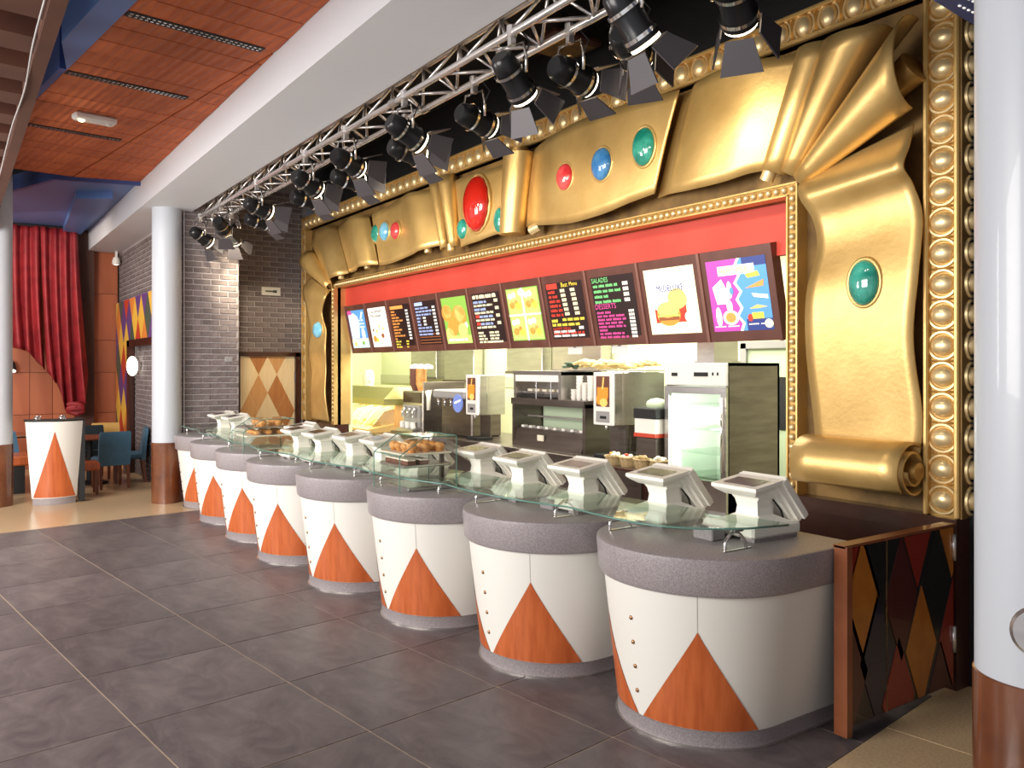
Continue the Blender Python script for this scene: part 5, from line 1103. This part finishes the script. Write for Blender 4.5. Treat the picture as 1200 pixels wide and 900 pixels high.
bg = B(); disc(bg, -9.88, 1.38, .12, .12, 5.84, 24); b2 = obj('badge', B().rings([[(-9.88 + .125 * math.cos(a), 5.845 + q, 1.38 + .125 * math.sin(a)) for a in [2 * PI * j / 24 for j in range(24)]] for q in (0, .02)], True, True), 'p_blue', dt)
w_ = B(); poly(w_, [(-9.96, 1.37), (-9.80, 1.41), (-9.79, 1.44), (-9.95, 1.40)], 5.843); obj('swash', w_, 'p_white', b2)
for k in range(4): obj('valve', B().tube([(-10.5 + .18 * k, 5.9, 1.43), (-10.5 + .18 * k, 5.9, 1.33)], [.03, .02], 8), 'chrome', dt, True)
for k in range(4):
    tag(obj('clear_cup', B().lathe([(.03, .90), (.045, 1.04)], 14, (-10.45 + .2 * k, 5.80)), 'cup_glass', None, 'auto'), 'clear tumbler in front of the drinks tower, %s from the left' % ORD[k], 'cup', 'tumblers by the drinks tower')
sc_ = tag(obj('scoop', B().tube([(-10.75, 5.86, 1.52), (-10.72, 5.85, 1.45), (-10.70, 5.84, 1.25)], [.05, .035, .03], 8), 'cream', None, True), 'cream plastic scoop hanging on the coffee machine side', 'scoop')
obj('hook', B().tube([(-10.75, 5.87, 1.52), (-10.80, 5.95, 1.54), (-10.93, 6.0, 1.54)], .008, 5), 'steel', sc_)
# fry station
fs = thing('fry_station', 'yellow lit fry station under an olive steel hood', 'fry station', (-13.0, 6.2, 0))
obj('hood', B().rings([[(-14.4, 5.62, 1.28), (-11.75, 5.62, 1.28), (-11.75, 6.6, 1.28), (-14.4, 6.6, 1.28)], [(-14.4, 5.62, 1.38), (-11.75, 5.62, 1.38), (-11.75, 6.6, 1.38), (-14.4, 6.6, 1.38)], [(-14.4, 5.85, 1.56), (-11.85, 5.85, 1.56), (-11.85, 6.6, 1.56), (-14.4, 6.6, 1.56)]], True, True), 'hood_olive', fs)
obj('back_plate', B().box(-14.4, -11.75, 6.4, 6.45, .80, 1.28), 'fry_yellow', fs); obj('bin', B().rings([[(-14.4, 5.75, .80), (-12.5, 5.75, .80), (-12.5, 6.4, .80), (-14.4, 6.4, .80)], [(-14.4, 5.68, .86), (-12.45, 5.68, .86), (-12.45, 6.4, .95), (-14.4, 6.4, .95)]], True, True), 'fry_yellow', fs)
obj('cabinet', B().box(-14.4, -11.75, 5.7, 6.45, -.011, .80), 'steel_dark', fs); obj('side_panel', B().box(-12.35, -11.8, 6.1, 6.4, .80, 1.28), 'maple_mid', fs)
obj('heat_strip', B().box(-14.2, -12.3, 5.95, 6.05, 1.262, 1.279), 'fry_glow', fs)
for k in range(5): obj('divider', B().rings([[(-14.1 + .36 * k, 5.8, .86), (-14.07 + .36 * k, 5.8, .86), (-14.07 + .36 * k, 6.35, .86), (-14.1 + .36 * k, 6.35, .86)], [(-14.1 + .36 * k, 6.05, 1.14), (-14.07 + .36 * k, 6.05, 1.14), (-14.07 + .36 * k, 6.35, 1.2), (-14.1 + .36 * k, 6.35, 1.2)]], True, True), 'cream', fs)
b = B()
for q in range(160):
    x = random.uniform(-14.3, -12.55); y = random.uniform(5.8, 6.35); z = .90 + .12 * (y - 5.8) + random.uniform(0, .06); a = random.uniform(0, PI); dx, dy = .05 * math.cos(a), .05 * math.sin(a)
    b.tube([(x - dx, y - dy, z), (x + dx, y + dy, z + random.uniform(-.02, .03))], .008, 4)
obj('fries', b, 'straw', fs)['kind'] = 'stuff'
pl2 = bpy.data.lights.new('fry_lamp', 'AREA'); pl2.energy = 26; pl2.size = 1.2; pl2.color = (1, .82, .42); link('fry_lamp', pl2, fs, (-.3, -.2, 1.25))
jg = thing('white_jug', 'white jug standing on the hood by the frame', 'jug', (-13.1, 5.75, 1.56))
obj('body', B().lathe([(.09, 1.561), (.10, 1.70), (.085, 1.80), (.05, 1.84)], 16, (-13.1, 5.98)), 'white_plastic', jg, 'auto'); obj('handle', B().tube([(-13.0, 5.95, 1.78), (-12.95, 5.94, 1.70), (-13.0, 5.95, 1.62)], .012, 6), 'white_plastic', jg, True)
# hanging clip signs below the boards and service items
for k, x in enumerate((-6.62, -5.95)):
    o = tag(obj('clip_sign', B().box(x, x + .22, 5.23, 5.235, 2.02, 2.095), 'white_plastic'), 'blank white clip sign hanging under the boards, %s' % ['left one', 'right one'][k], 'sign', 'clip signs under the boards'); obj('clip', B().box(x + .09, x + .13, 5.225, 5.24, 2.085, 2.10), 'steel', o)
# under counter staff side
sk = thing('staff_counter', 'dark wooden staff side shelf behind the pods', 'counter', (-7, 4.2, 0))
obj('shelf_top', B().box(-11.9, -2.75, 4.02, 4.32, 0.70, 0.73), 'dark_wood', sk); obj('rear_panel', B().box(-11.9, -2.75, 4.29, 4.31, 0.02, 0.70), 'dark_wood', sk)
